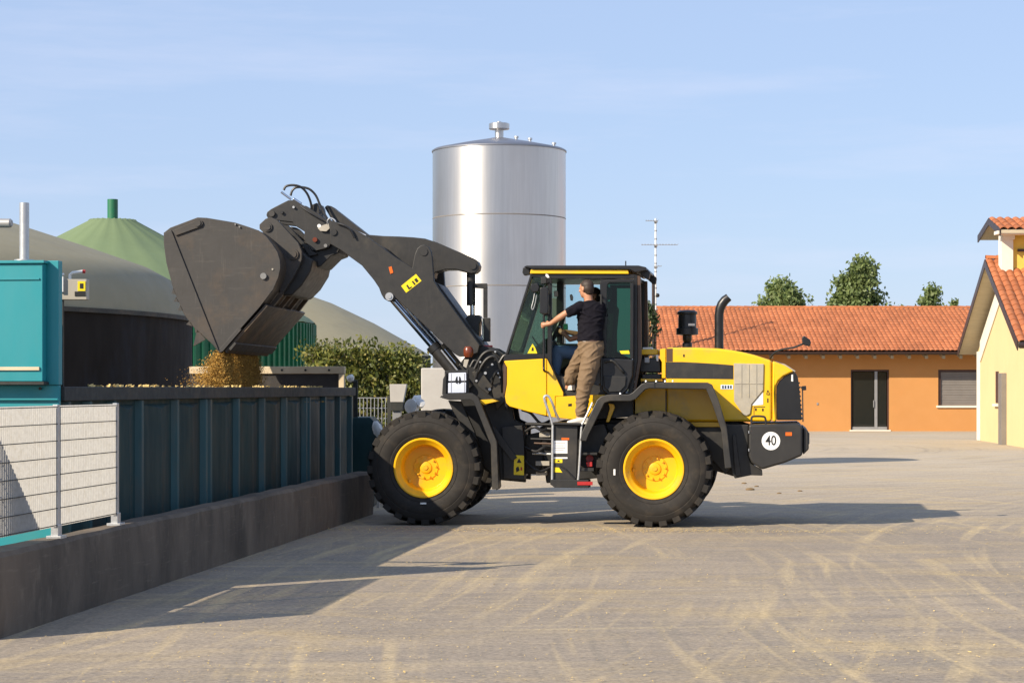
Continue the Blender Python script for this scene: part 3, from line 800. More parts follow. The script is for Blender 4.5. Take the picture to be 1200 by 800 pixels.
# valve, sack and lamp post
s1 = thing('white_valve', Vector((P(487, 0, 33.4).x, 33.4, 0)), 'white valve head beside the concrete block, behind the front tyre', 'valve')
q = MB(); c = P(486, 481, 33.4)
q.tube([(c.x, c.y, 0), c, P(486.5, 473, 33.4), P(489, 468, 33.4), P(494, 467, 33.4)], [.06, .06, .085, .085, .06], 14); q.build('valve_head', M['white'], s1)
q = MB(); q.lathe([(0, 0), (.11, 0), (.12, .02), (.12, .05), (.0, .06)], P(483, 476, 33.3), 16, (-.5, -.8, .1)); q.build('flange', M['white'], s1, 0.004)
q = MB(); q.lathe([(0, 0), (.07, 0), (.07, .1), (.0, .12)], P(492, 474, 33.3), 12, (.2, -.9, .3)); q.build('flange', M['white'], s1, 0.004)
s2 = thing('white_sack', Vector((P(443, 0, 30.9).x, 30.9, 0)), 'crumpled white sack on a post by the teal trough', 'sack')
q = MB(); rg = random.Random(9); rings = []
for i in range(1, 12):
    a = math.pi * i / 12; cc = P(442.5, 503, 30.9)
    rings.append([cc + Vector(((.075 + .035 * noise.noise((i * .6, k * .9, 4))) * math.sin(a) * math.cos(t) + .03 * math.cos(a), .06 * math.sin(a) * math.sin(t), -(.13 + .03 * noise.noise((k, i, 2))) * math.cos(a))) for k, t in enumerate(2 * math.pi * j / 14 for j in range(14))])
q.loops(rings); q.build('bag', M['white'], s2, smooth=20)
q = MB(); c = P(443, 504, 30.9); q.tube([(c.x, c.y, 0), (c.x, c.y, c.z)], 0.022, 8); q.build('post', M['alu'], s2)
lp = thing('lamp_post', Vector((P(416.5, 0, 31.4).x, 31.4, 0)), 'thin dark post with a small white lamp at the far end of the container', 'post')
q = MB(); c = P(416.5, 445, 31.4); q.bx(c.x - .035, c.x + .035, 31.38, 31.44, 0, c.z); q.build('pole', M['grime_shade'], lp, 0.005)
q = MB(); q.tube([P(416, 447, 31.4), P(411, 446, 31.35)], .03, 8); q.build('arm', M['grime_shade'], lp)
q = MB(); q.lathe([(0, 0), (.055, .01), (.06, .06), (.03, .10), (0, .1)], P(409.5, 440, 31.3), 14, (.3, -.3, -.7)); q.build('lamp', M['white'], lp)

# ------------------------------------------------------------------ tiled roofs
def tiles(p0, ue, us, L, S, cw, rh, up, amp=0.045):
    """barrel tiles: columns along ue, rows up us, every tile an island of its own"""
    mb = MB(); ncol = max(1, round(L / cw)); nrow = max(1, round(S / rh)); cw = L / ncol; rh = S / nrow
    seg = 5
    for c in range(ncol):
        for r in range(nrow):
            jit = random.uniform(-0.006, 0.006)
            vs = []
            for e, lift in ((0, 0.022), (1.06, 0.0)):
                for k in range(seg + 1):
                    t = k / seg
                    h = math.sin(math.pi * t) ** 0.8 * amp * (1 if t < 0.999 else 1)
                    vs.append(p0 + ue * (cw * (c + t * 0.98) + jit) + us * (rh * (r + e)) + up * (h + lift))
            o = [i for i in range(seg)]
            fs = [(i, i + 1, seg + 2 + i, seg + 1 + i) for i in o]
            # front lip
            n0 = len(vs)
            vs += [vs[k] - up * 0.02 for k in range(seg + 1)]
            fs += [(i + 1, i, n0 + i, n0 + i + 1) for i in o]
            mb.add(vs, fs)
    return mb

# ------------------------------------------------------------------ orange house
OY = 86.4
ox0, ox1 = P(772, 0, OY).x, 23.0
oz = H - 0 / F
house = thing('orange_house', Vector(((ox0 + ox1) / 2, OY + 5, 0)), 'long low orange plastered house with terracotta roof across the yard', 'house')
wz = 3.42
# wall with door and window openings
dx0, dx1, dz1 = P(997, 0, OY).x, P(1042, 0, OY).x, H + 22 / F * OY
vx0, vx1, vz0, vz1 = P(1099.5, 0, OY).x, P(1150, 0, OY).x, H - 20 / F * OY, H + 22 / F * OY
def wallpiece(x0, x1, z0, z1):
    q = MB(); q.bx(x0, x1, OY, OY + 0.35, z0, z1); return q
q = MB()
for x0, x1, z0, z1 in ((ox0, dx0, 0, wz), (dx0, dx1, dz1, wz), (dx1, vx0, 0, wz), (vx0, vx1, 0, vz0), (vx0, vx1, vz1, wz), (vx1, ox1, 0, wz)):
    q.bx(x0, x1, OY, OY + 0.35, z0, z1)
q.build('front_wall', M['orange_plaster'], house, smooth=0)
for bb in ((ox0, ox0 + 0.35, OY + 0.352, OY + 10.4), (ox1 - 0.35, ox1, OY + 0.352, OY + 10.4), (ox0 + .352, ox1 - .352, OY + 10.0, OY + 10.4)):
    q = MB(); q.bx(*bb, 0, wz); q.build('side_wall', M['orange_plaster'], house, smooth=0)
q = MB()
q.prism([Vector((ox0, OY + .36, wz + .002)), Vector((ox0, OY + 10.0, wz + .002)), Vector((ox0, OY + 5, 5.1))], [Vector((ox0 + .3, OY + .36, wz + .002)), Vector((ox0 + .3, OY + 10.0, wz + .002)), Vector((ox0 + .3, OY + 5, 5.1))])
q.build('gable_end', M['orange_plaster'], house, smooth=0)
dfr = MB()
for x0, x1, z0, z1 in ((dx0, dx0 + .07, 0.06, dz1), (dx1 - .07, dx1, 0.06, dz1), (dx0 + .07, dx1 - .07, dz1 - .07, dz1)):
    dfr.bx(x0, x1, OY + .06, OY + .14, z0, z1)
dob = dfr.build('glass_door', M['frame_brown'], house, 0.005)
xm = P(1027, 0, OY).x
for x0, x1, z0, z1 in ((dx0 + .07, xm - .06, .1, dz1 - .07), (xm + .06, dx1 - .07, .1, dz1 - .07)):
    q = MB(); q.bx(x0 + .03, x1 - .03, OY + .105, OY + .12, z0 + .05, z1 - .03); q.build('pane', M['window'], dob)
q = MB()
q.bx(xm - .06, xm + .06, OY + .085, OY + .135, .06, dz1 - .072); q.bx(dx0 + .072, xm - .062, OY + .09, OY + .13, .06, .18); q.bx(xm + .062, dx1 - .072, OY + .09, OY + .13, .06, .18)
q.build('mullion', M['alu'], dob, 0.004)
q = MB(); q.bx(xm - .12, xm - .09, OY + .03, OY + .08, 1.0, 1.3); q.build('handle', M['alu'], dob, 0.004)
q = MB(); q.bx(dx0 - .05, dx1 + .05, OY - .12, OY + .3, 0, .055); q.build('door_step', M['pale_trim'], house, 0.008)
win = MB()
for x0, x1, z0, z1 in ((vx0, vx0 + .12, vz0, vz1), (vx0 + .12, vx1, vz1 - .10, vz1)):
    win.bx(x0, x1, OY + .05, OY + .16, z0, z1)
wob = win.build('window', M['frame_brown'], house, 0.005)
for k in range(13):
    q = MB(); zz = vz0 + (vz1 - .1 - vz0) * k / 13; q.bx(vx0 + .125, vx1, OY + .10 + .01 * (k % 2), OY + .13, zz + .004, zz + (vz1 - .1 - vz0) / 13)
    q.build('shutter_slat', M['shutter'], wob, 0.004)
q = MB(); q.bx(vx0 - .08, vx1, OY - .07, OY + .1, vz0 - .09, vz0 - .002); q.build('sill', M['pale_trim'], wob, 0.006)
q = MB(); q.bx(dx0 - 40 / 27.8, dx0 - 38 / 27.8, OY - .02, OY, 1.1, 1.2); q.build('socket_box', M['alu'], house)
ey, ez = OY - 0.8, H + 42.5 / F * (OY - 0.8)
ry, rz = OY + 5.0, H + 92.5 / F * (OY + 5.0)
us = Vector((0, ry - ey, rz - ez)); SL = us.length; us.normalize()
upn = Vector((0, -us.z, us.y))
rx0 = ox0 - 0.12
tg_o = tiles(Vector((rx0, ey, ez + .06)), Vector((1, 0, 0)), us, ox1 + .2 - rx0, SL, 0.205, 0.36, upn, 0.032)
rf = tg_o.build('roof', M['tile'], house, smooth=40); tag(rf, kind='stuff')
q = MB(); q.prism([Vector((rx0 + .02, ey + .02, ez)), Vector((rx0 + .02, ry, rz)), Vector((rx0 + .02, ry, rz - .12)), Vector((rx0 + .02, ey + .02, ez - .10))],
                  [Vector((ox1 + .15, ey + .02, ez)), Vector((ox1 + .15, ry, rz)), Vector((ox1 + .15, ry, rz - .12)), Vector((ox1 + .15, ey + .02, ez - .10))])
q.prism([Vector((rx0 + .02, ry + .001, rz)), Vector((rx0 + .02, ry + 5.8, ez)), Vector((rx0 + .02, ry + 5.8, ez - .1)), Vector((rx0 + .02, ry + .001, rz - .12))],
        [Vector((ox1 + .15, ry + .001, rz)), Vector((ox1 + .15, ry + 5.8, ez)), Vector((ox1 + .15, ry + 5.8, ez - .1)), Vector((ox1 + .15, ry + .001, rz - .12))])
q.build('roof_deck', M['frame_brown'], house, smooth=0)
q = MB(); n = int((ox1 + .2 - rx0) / 0.33)
for k in range(n):
    xx = rx0 + k * 0.33
    q.loops([[Vector((xx + e, ry + .10 * math.cos(t), rz + .05 + .10 * math.sin(t) + lift)) for t in (math.pi * j / 6 for j in range(7))] for e, lift in ((0, .02), (0.36, 0))], False, False)
tag(q.build('ridge_tiles', M['tile'], house, smooth=40), kind='stuff')
gu = MB(); gu.loops([[Vector((x, ey - .12 + .09 * math.cos(t), ez - .02 + .09 * math.sin(t))) for t in (math.pi + math.pi * j / 6 for j in range(7))] + [Vector((x, ey - .12 + .075 * math.cos(t), ez - .02 + .075 * math.sin(t))) for t in (2 * math.pi - math.pi * j / 6 for j in range(7))] for x in (rx0, ox1 + .1)])
gu.build('gutter', M['gutter'], house)
k = 0; x = ox0 + 0.3
raf = None
while x < ox1:
    if raf is None:
        q = MB(); q.prism([Vector((x, ey + .1, ez - .13)), Vector((x, OY - .005, ez - .13 + .26)), Vector((x, OY - .005, ez - .34 + .22)), Vector((x, ey + .1, ez - .27))],
                          [Vector((x + .12, ey + .1, ez - .13)), Vector((x + .09, OY - .005, ez - .13 + .26)), Vector((x + .09, OY - .005, ez - .34 + .22)), Vector((x + .12, ey + .1, ez - .27))])
        raf = q.build('rafter', M['soffit'], house); bx_ = x
    else:
        c = inst(raf, raf.location + Vector((x - bx_, 0, 0)), house)
    x += 0.72

# aerial mast at its left end
am = thing('aerial_mast', P(768, 505, 85.2), 'thin white aerial mast with spidery antennas at the left end of the orange house', 'aerial')
am.location.z = 0
AY = 85.2; mx = P(768.3, 0, AY).x
mtop = H + 199 / F * AY
nseg = 22; zl = H + 92 / F * AY
q = MB(); q.tube([(mx, AY, 0), (mx, AY, zl)], 0.04, 8); q.build('lower_pole', M['gutter'], am)
q = MB(); q.tube([(mx, AY, zl), (mx, AY, mtop)], 0.038, 8); q.build('upper_pole', M['white'], am)
for k in range(11):
    z = zl + 0.2 + (mtop - zl - .4) * k / 10; q = MB(); q.tube([(mx, AY, z), (mx, AY, z + .06)], 0.05, 8); q.build('collar', M['alu'], am)
q = MB(); px = P(766, 0, AY).x - .02; q.tube([(px, AY - .02, 0), (px, AY - .02, H + 125 / F * AY)], 0.06, 8); q.build('side_pole', M['gutter'], am)
def yagi(zpx, xl, xr, ne, hl):
    z = H + (HY - zpx) / F * AY; q = MB(); xa, xb = P(xl, 0, AY).x, P(xr, 0, AY).x
    q.tube([(xa, AY - .06, z), (xb, AY - .06, z)], 0.013, 6)
    for i in range(ne):
        x = xa + (xb - xa) * i / (ne - 1); q.tube([(x, AY - .06 - hl, z + .02), (x, AY - .06 + hl, z + .02)], 0.007, 5)
    q.tube([(mx - .07, AY - .06, z - .03), (mx + .07, AY - .06, z - .03)], 0.05, 8)
    q.build('antenna', M['alu'], am)
yagi(287, 752, 794, 13, .35); yagi(259, 757, 771, 6, .3); yagi(312, 768, 775, 3, .2)
q = MB(); c = P(770.5, 346, AY); q.ball(c, .09, 8); q.build('junction_box', M['ink'], am)

# ------------------------------------------------------------------ yellow gable house on the right
# gable wall line: X = 10.9 + 0.075 * Y, nearer end to the right of the frame
GD = Vector((0.075, 1, 0)).normalized(); GN = Vector((-GD.y, GD.x, 0))     # GN: out into the yard
def GX(Y): return 10.9 + 0.075 * Y
def GP(Y, off=0.0, z=0.0): return Vector((GX(Y), Y, z)) + GN * off
barn = thing('gable_house', GP(66, -4, 0), 'pale yellow gable house with tiled roof and little roof turret at the right edge', 'house')
yf, yn, ya = 71.4, 61.0, 66.2
za, zf = 5.60, 3.30
slope = (5.88 - 3.17) / 5.95
gz = lambda y: 5.55 - abs(y - ya) * slope
gw = MB()
pts = [(yf, 0), (yf, gz(yf)), (ya, gz(ya)), (yn, gz(yn)), (yn, 0)]
gw.prism([GP(y, 0, z) for y, z in pts], [GP(y, -0.3, z) for y, z in pts])
gw.build('gable_wall', M['yellow_plaster'], barn, smooth=0)
q = MB(); q.prism([GP(yn, -.302, 0), GP(yn, -.302, gz(yn)), GP(yn, -14, gz(yn)), GP(yn, -14, 0)], [GP(yn + .3, -.302, 0), GP(yn + .3, -.302, gz(yn)), GP(yn + .3, -14, gz(yn)), GP(yn + .3, -14, 0)])
q.build('side_wall', M['yellow_plaster'], barn, smooth=0)
q = MB(); q.prism([GP(yf, -.302, 0), GP(yf, -.302, gz(yf)), GP(yf, -14, gz(yf)), GP(yf, -14, 0)], [GP(yf - .3, -.302, 0), GP(yf - .3, -.302, gz(yf)), GP(yf - .3, -14, gz(yf)), GP(yf - .3, -14, 0)])
q.build('side_wall', M['yellow_plaster'], barn, smooth=0)
# pale corner strip and sloping band under the eave
q = MB(); q.prism([GP(yf + .05, .05, 0), GP(yf + .05, .05, gz(yf) - .1), GP(yf - .55, .05, gz(yf) - .1), GP(yf - .55, .05, 0)], [GP(yf + .05, .003, 0), GP(yf + .05, .003, gz(yf) - .1), GP(yf - .55, .003, gz(yf) - .1), GP(yf - .55, .003, 0)])
q.build('corner_strip', M['pale_trim'], barn, 0.01)
q = MB(); pts = [(yf - .6, gz(yf - .6) - .02), (ya, gz(ya) - .02), (ya, gz(ya) - 0.75), (yf - .6, gz(yf - .6) - .75)]
q.prism([GP(y, .04, z) for y, z in pts], [GP(y, .003, z) for y, z in pts]); q.build('eave_band', M['pale_trim'], barn, 0.01)
# narrow window, downpipe and door edge
def gbox(x0, x1, y0, y1, o0, o1, name, m):
    def yy(x): return 10.9 / ((x - 600) / F - 0.075)
    ya_, yb_ = yy(x0), yy(x1); ym = (ya_ + yb_) / 2
    z1_, z0_ = H - (y0 - HY) / F * ym, max(H - (y1 - HY) / F * ym, 0.0)
    q = MB(); q.prism([GP(ya_, o1, z0_), GP(ya_, o1, z1_), GP(yb_, o1, z1_), GP(yb_, o1, z0_)], [GP(ya_, o0, z0_), GP(ya_, o0, z1_), GP(yb_, o0, z1_), GP(yb_, o0, z0_)])
    return q.build(name, m, barn, 0.006)
gbox(1167.3, 1170.5, 435, 472, .002, .02, 'narrow_window', M['frame_brown'])
gbox(1166.3, 1171.5, 473, 476, .002, .10, 'window_sill', M['pale_trim'])
gbox(1172.0, 1175.4, 437, 522, .002, .03, 'pale_jamb', M['pale_trim'])
gbox(1175.6, 1179.6, 437, 523, .002, .16, 'brown_post', M['shutter'])
# roof slabs: overhang GO towards the yard
GO = 0.55
RZ = 5.93
rzf = lambda y: RZ - abs(y - ya) * slope
ye_n, ye_f = 60.05, 72.3
def slab(yA, yB, name):
    q = MB(); th = 0.16
    q.prism([GP(yA, GO, rzf(yA)), GP(yB, GO, rzf(yB)), GP(yB, GO, rzf(yB) - th), GP(yA, GO, rzf(yA) - th)],
            [GP(yA, -14, rzf(yA)), GP(yB, -14, rzf(yB)), GP(yB, -14, rzf(yB) - th), GP(yA, -14, rzf(yA) - th)])
    q.build(name, M['soffit'], barn, smooth=0)
    q = MB(); s = 1 if yB > yA else -1
    q.prism([GP(yA, GO + .035, rzf(yA) + .05), GP(yB, GO + .035, rzf(yB) + .05), GP(yB, GO + .035, rzf(yB) - .22), GP(yA, GO + .035, rzf(yA) - .22)],
            [GP(yA, GO + .002, rzf(yA) + .05), GP(yB, GO + .002, rzf(yB) + .05), GP(yB, GO + .002, rzf(yB) - .22), GP(yA, GO + .002, rzf(yA) - .22)])
    q.build('barge_board', M['gutter'], barn, 0.006)
slab(ya + .002, ye_f, 'roof_slab'); slab(ya - .002, ye_n, 'roof_slab')
usn = (GP(ya, 0, RZ) - GP(ye_n, 0, rzf(ye_n))); SLn = usn.length; usn.normalize()
upb = usn.cross(GN); upb = upb if upb.z > 0 else -upb
tb_ = tiles(GP(ye_n, GO, rzf(ye_n) + .03), -GN, usn, 7.0, SLn, 0.24, 0.40, upb, 0.06)
tag(tb_.build('roof_tiles', M['tile_b'], barn, smooth=40), kind='stuff')
q = MB()
for k in range(20):
    o = GO - k * .35
    q.loops([[GP(ya + .12 * math.cos(t), o - e, RZ + .05 + .11 * math.sin(t) + l) for t in (math.pi * j / 6 for j in range(7))] for e, l in ((0, .02), (.38, 0))], False, False)
tag(q.build('ridge_tiles', M['tile_b'], barn, smooth=40), kind='stuff')
q = MB(); q.loops([[GP(ye_n - .08 + .08 * math.cos(t), o, rzf(ye_n) - .06 + .08 * math.sin(t)) for t in (2 * math.pi * j / 10 for j in range(10))] for o in (GO, -14)])
q.build('gutter', M['gutter'], barn)
# turret
tz0 = RZ - 0.05
def tP(x, y, Y): return P(x, y, Y)
tY = 65.2
x0 = tP(1173.5, 0, tY).x; x1 = tP(1187.5, 0, tY).x
zt_ = H + (HY - 271) / F * tY
q = MB(); q.bx(x0, x1, tY, tY + 0.4, tz0 - .8, zt_ - .12); q.build('turret_pillar', M['pale_trim'], barn, 0.01)
q = MB(); q.bx(x0 - .02 + .05, x1 + .04, tY - .05, tY + .45, zt_ - .26, zt_ - .12 + .001); q.build('turret_capital', M['pale_trim'], barn, 0.01)
q = MB(); q.bx(x1 + .002, x1 + 2.2, tY + .12, tY + 1.3, tz0 - .8, zt_ - .1); q.build('turret_wall', M['turret_yellow'], barn)
q = MB(); q.bx(x1 + .16, x1 + 1.2, tY + .06, tY + .118, tz0 + .28, tz0 + .36); q.build('turret_ledge', M['frame_brown'], barn)
trY = tY + 1.0
e_y = tY - .55; e_z = zt_ + .02; r_z = H + (HY - 256.5) / F * trY
xl = tP(1154.5, 0, trY).x + .1
us_t = Vector((0, trY - e_y, r_z - e_z)); st_l = us_t.length; us_t.normalize(); up_t = Vector((0, -us_t.z, us_t.y))
tt = tiles(Vector((xl, e_y, e_z)), Vector((1, 0, 0)), us_t, 3.8, st_l, 0.26, 0.4, up_t, 0.07)
tag(tt.build('turret_tiles', M['tile_b'], barn, smooth=40), kind='stuff')
q = MB()
for s in (1, -1):
    yA, yB = trY + .001 * s, trY + (trY - e_y) * s * -1 if s == 1 else trY + (trY - e_y)
    q.prism([Vector((xl + .05, yA, r_z - .02)), Vector((xl + .05, yB, e_z - .02)), Vector((xl + .05, yB, e_z - .12)), Vector((xl + .05, yA, r_z - .12))],
            [Vector((xl + 3.8, yA, r_z - .02)), Vector((xl + 3.8, yB, e_z - .02)), Vector((xl + 3.8, yB, e_z - .12)), Vector((xl + 3.8, yA, r_z - .12))])
q.build('turret_roof', M['soffit'], barn, smooth=0)
for sgn in (-1, 1):
    yB = trY + (trY - e_y) * sgn; q = MB()
    q.prism([Vector((xl, trY, r_z + .03)), Vector((xl, yB, e_z + .03)), Vector((xl, yB, e_z - .20)), Vector((xl, trY, r_z - .20))],
            [Vector((xl + .04, trY, r_z + .03)), Vector((xl + .04, yB, e_z + .03)), Vector((xl + .04, yB, e_z - .20)), Vector((xl + .04, trY, r_z - .20))])
    q.build('turret_barge_board', M['gutter'], barn, 0.004)
q = MB(); q.bx(x0 - .25, x0 + 3.5, e_y + .05, e_y + .5, e_z - .15, e_z - .04); q.build('turret_cornice', M['pale_trim'], barn, 0.01)

# ================================================================== the wheel loader
class Frame:
    """one half of the articulated machine: w = sideways from the centre plane (negative = near side)"""
    def __init__(s, yaw, px, Y):
        s.yaw = R_(yaw)
        s.l = Vector((math.sin(s.yaw), math.cos(s.yaw), 0)); s.a = Vector((math.cos(s.yaw), -math.sin(s.yaw), 0))
        s.O = Vector(((px - 600) / F * Y, Y, 0)) + s.l * 1.29
        s.axle = (px, Y)
    ref = None      # when set: pixels are read in the plane w = ref and carried sideways to w
    def __call__(s, x, y, w):
        if s.ref is not None:
            r, s.ref = s.ref, None
            p = s(x, y, r) + s.l * (w - r)
            s.ref = r
            return p
        d = Vector(((x - 600) / F, 1, -(y - HY) / F)); c = Vector((0, 0, H))
        t = (s.O + s.l * w - c).dot(s.l) / d.dot(s.l)
        return c + d * t
    def prism(s, mb, pts, w0, w1):
        a = [s(x, y, w0) for x, y in pts]; e = s.l * (w1 - w0)
        mb.prism(a, [p + e for p in a])
    def rect(s, mb, x0, y0, x1, y1, w0, w1):
        s.prism(mb, [(x0, y0), (x1, y0), (x1, y1), (x0, y1)], w0, w1)
    def disc(s, mb, x, y, w, r, dep, n=24):
        """round plate facing the near side, proud of w by dep"""
        mb.lathe([(0, 0), (r, 0), (r * .98, dep), (0, dep)], s(x, y, w), n, -s.l, s.a)
FR = Frame(7.5, 766, 26.5)        # rear half
FF = Frame(5.0, 496, 26.9)        # front half
RAD = 0.755
ldr = thing('wheel_loader', (FR.O.x - 1.4, FR.O.y + 0.2, 0), 'yellow and graphite wheel loader with its raised bucket tipping silage into the container', 'wheel loader')
def part(name, m, frame, polys, bevel=0.008, parent=None, smooth=32):
    """polys: list of (points, w0, w1)"""
    q = MB()
    for pts, w0, w1 in polys: frame.prism(q, pts, w0, w1)
    return q.build(name, m, parent or ldr, bevel, smooth)
def rectpart(name, m, frame, x0, y0, x1, y1, w0, w1, bevel=0.006, parent=None):
    return part(name, m, frame, [([(x0, y0), (x1, y0), (x1, y1), (x0, y1)], w0, w1)], bevel, parent)
def hose(name, m, frame, pts, r, n=8, parent=None):
    q = MB(); pp = [frame(*p) for p in pts]
    # Catmull-Rom smoothing
    out = []
    for i in range(len(pp) - 1):
        p0, p1, p2, p3 = pp[max(i - 1, 0)], pp[i], pp[i + 1], pp[min(i + 2, len(pp) - 1)]
        for k in range(6):
            t = k / 6
            out.append(0.5 * ((2 * p1) + (p2 - p0) * t + (2 * p0 - 5 * p1 + 4 * p2 - p3) * t * t + (3 * p1 - p0 - 3 * p2 + p3) * t ** 3))
    out.append(pp[-1])
    q.tube(out, r, n); return q.build(name, m, parent or ldr)
def rod(name, m, frame, p0, p1, r, parent=None, n=14):
    q = MB(); q.tube([frame(*p0), frame(*p1)], r, n); return q.build(name, m, parent or ldr, 0.003)

# ------------------------------------------------------------------ wheels (built round the local Y axis, outer side at -Y)
AX = (0, 1, 0); RF = (1, 0, 0)
q = MB(); prof = [(.375, -.20), (.385, -.222), (.42, -.240), (.445, -.247), (.452, -.243), (.46, -.249), (.53, -.262), (.60, -.262), (.606, -.257), (.612, -.261), (.66, -.248), (.69, -.232), (.705, -.205), (.715, -.12), (.718, 0)]
prof = prof + [(r, -y) for r, y in reversed(prof[:-1])]
q.lathe(prof, (0, 0, 0), 72, AX, RF); tyre_me = q.mesh('tyre', M['tyre'], 40)
q = MB(); NL = 24
def cyl(r, y, t): return Vector((r * math.cos(t), y, r * math.sin(t)))
for k in range(NL):
    for sgn in (-1, 1):
        t0 = 2 * math.pi * (k + (0.5 if sgn > 0 else 0)) / NL; wd = 0.066
        rows = [(.675, .742, -.246, 0.0), (.70, .752, -.215, 0.0), (.708, .757, -.10, .035), (.708, .757, .02, .085)]
        rings = []
        for r0, r1, y, sk in rows:
            rings.append([cyl(r0, y * -sgn * -1, t0 + sk - wd * 1.1), cyl(r1, y * -sgn * -1, t0 + sk - wd), cyl(r1, y * -sgn * -1, t0 + sk + wd), cyl(r0, y * -sgn * -1, t0 + sk + wd * 1.1)])
        q.loops(rings)
lug_me = q.mesh('tread_lugs', M['tyre'], 25)
q = MB(); q.lathe([(.36, .20), (.36, -.17), (.372, -.205), (.392, -.222), (.396, -.236), (.388, -.244), (.372, -.243), (.352, -.225), (.335, -.20), (.316, -.19), (.304, -.17), (.300, -.05), (.294, -.01), (.282, .01), (.16, .01), (.0, .01)], (0, 0, 0), 64, AX, RF)
rim_me = q.mesh('rim', M['rim_yellow'], 35)
q = MB(); q.lathe([(.0, -.030), (.05, -.028), (.075, -.020), (.082, -.008), (.10, -.004), (.160, -.002), (.166, .01)], (0, 0, 0), 40, AX, RF)
q.lathe([(.0, -.040), (.03, -.040), (.034, -.028)], (0, 0, 0), 16, AX, RF)
hub_me = q.mesh('hub', M['rim_yellow'], 35)
q = MB(); q.lathe([(0, -.028), (.011, -.028), (.013, -.012), (.015, -.010), (.015, .0)], (0, 0, 0), 8, AX, RF); nut_me = q.mesh('wheel_nut', M['rim_yellow'], 30)
q = MB(); q.lathe([(0, 0), (.02, 0), (.02, .06), (.0, .06)], (0, 0, 0), 10, (0.3, -1, 0)); valve_me = q.mesh('valve', M['rim_yellow'], 30)
WR = bpy.data.objects.new('wheel', rim_me); COL.objects.link(WR); WR.parent = ldr
kids = []
def kid(n, me, loc=(0, 0, 0)):
    o = bpy.data.objects.new(n, me); COL.objects.link(o); o.parent = WR; o.location = loc; kids.append(o); return o
ty = kid('tyre', tyre_me); kid('tread_lugs', lug_me)['kind'] = 'stuff'; kid('hub', hub_me)
ty.modifiers.new('soft', 'SUBSURF').levels = 0
ty.modifiers.clear()
for k in range(10):
    t = 2 * math.pi * (k + .3) / 10; kid('wheel_nut', nut_me, (0.135 * math.cos(t), 0, 0.135 * math.sin(t)))
kid('tyre_valve', valve_me, (-.20, .0, -.20))
def place_wheel(w, fr, side, spin):
    px, Y = fr.axle
    c = fr.O + fr.l * (1.03 * side); c = c + Vector((0, 0, RAD))
    w.location = c - ldr.location
    w.rotation_euler = (0, spin, -fr.yaw + (math.pi if side > 0 else 0))
def copy_wheel():
    w = WR.copy(); COL.objects.link(w); w.parent = ldr
    for k in kids:
        c = k.copy(); COL.objects.link(c); c.parent = w
    return w
place_wheel(WR, FF, -1, 0.1); place_wheel(copy_wheel(), FR, -1, 0.75); place_wheel(copy_wheel(), FF, 1, 0.4); place_wheel(copy_wheel(), FR, 1, 1.1)
for fr in (FF, FR):
    q = MB(); q.tube([fr.O + fr.l * -.95 + Vector((0, 0, RAD)), fr.O + fr.l * .95 + Vector((0, 0, RAD))], .17, 16); q.ball(fr.O + Vector((0, 0, RAD)), .33, 14, (1, .9, 1))
    q.build('axle', M['dark'], ldr)
# white chalk marks on the tyres
for fr, x, y, w_, h_ in ((FR, 720, 553, 2.2, 7), (FF, 496, 589.5, 7, 2)):
    q = MB(); fr.rect(q, x - w_ / 2, y - h_ / 2, x + w_ / 2, y + h_ / 2, -1.2945, -1.285); q.build('tyre_mark', M['white'], ldr)

# ------------------------------------------------------------------ bucket
SIDE = [(192.4, 273), (200, 267), (232, 255), (243, 255.5), (276, 261), (290, 265.5), (303, 270), (312, 277), (319, 286), (325, 295), (328, 305), (328.5, 314), (326, 325), (320, 339), (304, 360), (257, 413), (250, 404), (227, 383), (216, 368), (204, 340), (195.5, 308), (192.4, 285)]
BW = 1.36
bk = part('bucket', M['bucket'], FF, [(SIDE, -BW, -BW + .03)], 0.004)
part('side_plate', M['bucket'], FF, [([p for p in SIDE], BW, BW - .03)], 0.004, bk)
# curved shell between the side plates
shell = [(200, 267.5), (232, 255.6), (243, 256), (276, 261.6), (290, 266), (303, 270.5), (312, 277.5), (319, 286.5), (325, 295.5), (328, 305), (328.4, 314), (326, 325), (320, 338.6), (304, 359.6), (257.5, 412.4)]
q = MB(); wa, wb = -BW + .031, BW - .031
def inner(pts, d):
    cx, cy = 265, 325; out = []
    for x, y in pts:
        L = math.hypot(cx - x, cy - y); out.append((x + (cx - x) / L * d, y + (cy - y) / L * d))
    return out
sh_in = inner(shell, 2.4)
A = [FF(x, y, wa) for x, y in shell]; Bq = [FF(x, y, wa) for x, y in sh_in]; e = FF.l * (wb - wa)
ring = A + list(reversed(Bq)); n = len(A)
vs = ring + [p + e for p in ring]; N = len(ring)
fs = [(i, (i + 1) % N, N + (i + 1) % N, N + i) for i in range(N)]
for i in range(n - 1):
    fs.append((i, N - 1 - i, N - 2 - i, i + 1)); fs.append((N + i, N + i + 1, N + N - 2 - i, N + N - 1 - i))
q.add(vs, fs); q.build('shell', M['bucket_under'], bk, 0, 50)
part('cutting_edge', M['bucket'], FF, [([(257.2, 413.2), (261, 411.5), (283, 386), (279, 384), (256, 410)], -BW - .005, BW + .005)], 0.004, bk)
part('wear_strip', M['bucket_under'], FF, [([(263, 410.5), (311, 356), (314, 358.5), (265, 414)], -BW + .04, BW - .04)], 0.006, bk)
part('wear_strip', M['bucket'], FF, [([(268, 408.5), (275, 400.5), (277, 402.5), (270, 411)], -BW + .02, BW - .02)], 0.004, bk)
FF.ref = -BW
for w in (-.9, -.3, .3, .9):
    part('back_rib', M['bucket_under'], FF, [([(320, 340), (300, 366), (303, 369), (324, 343)], w - .03, w + .03)], 0.004, bk)
FF.ref = None
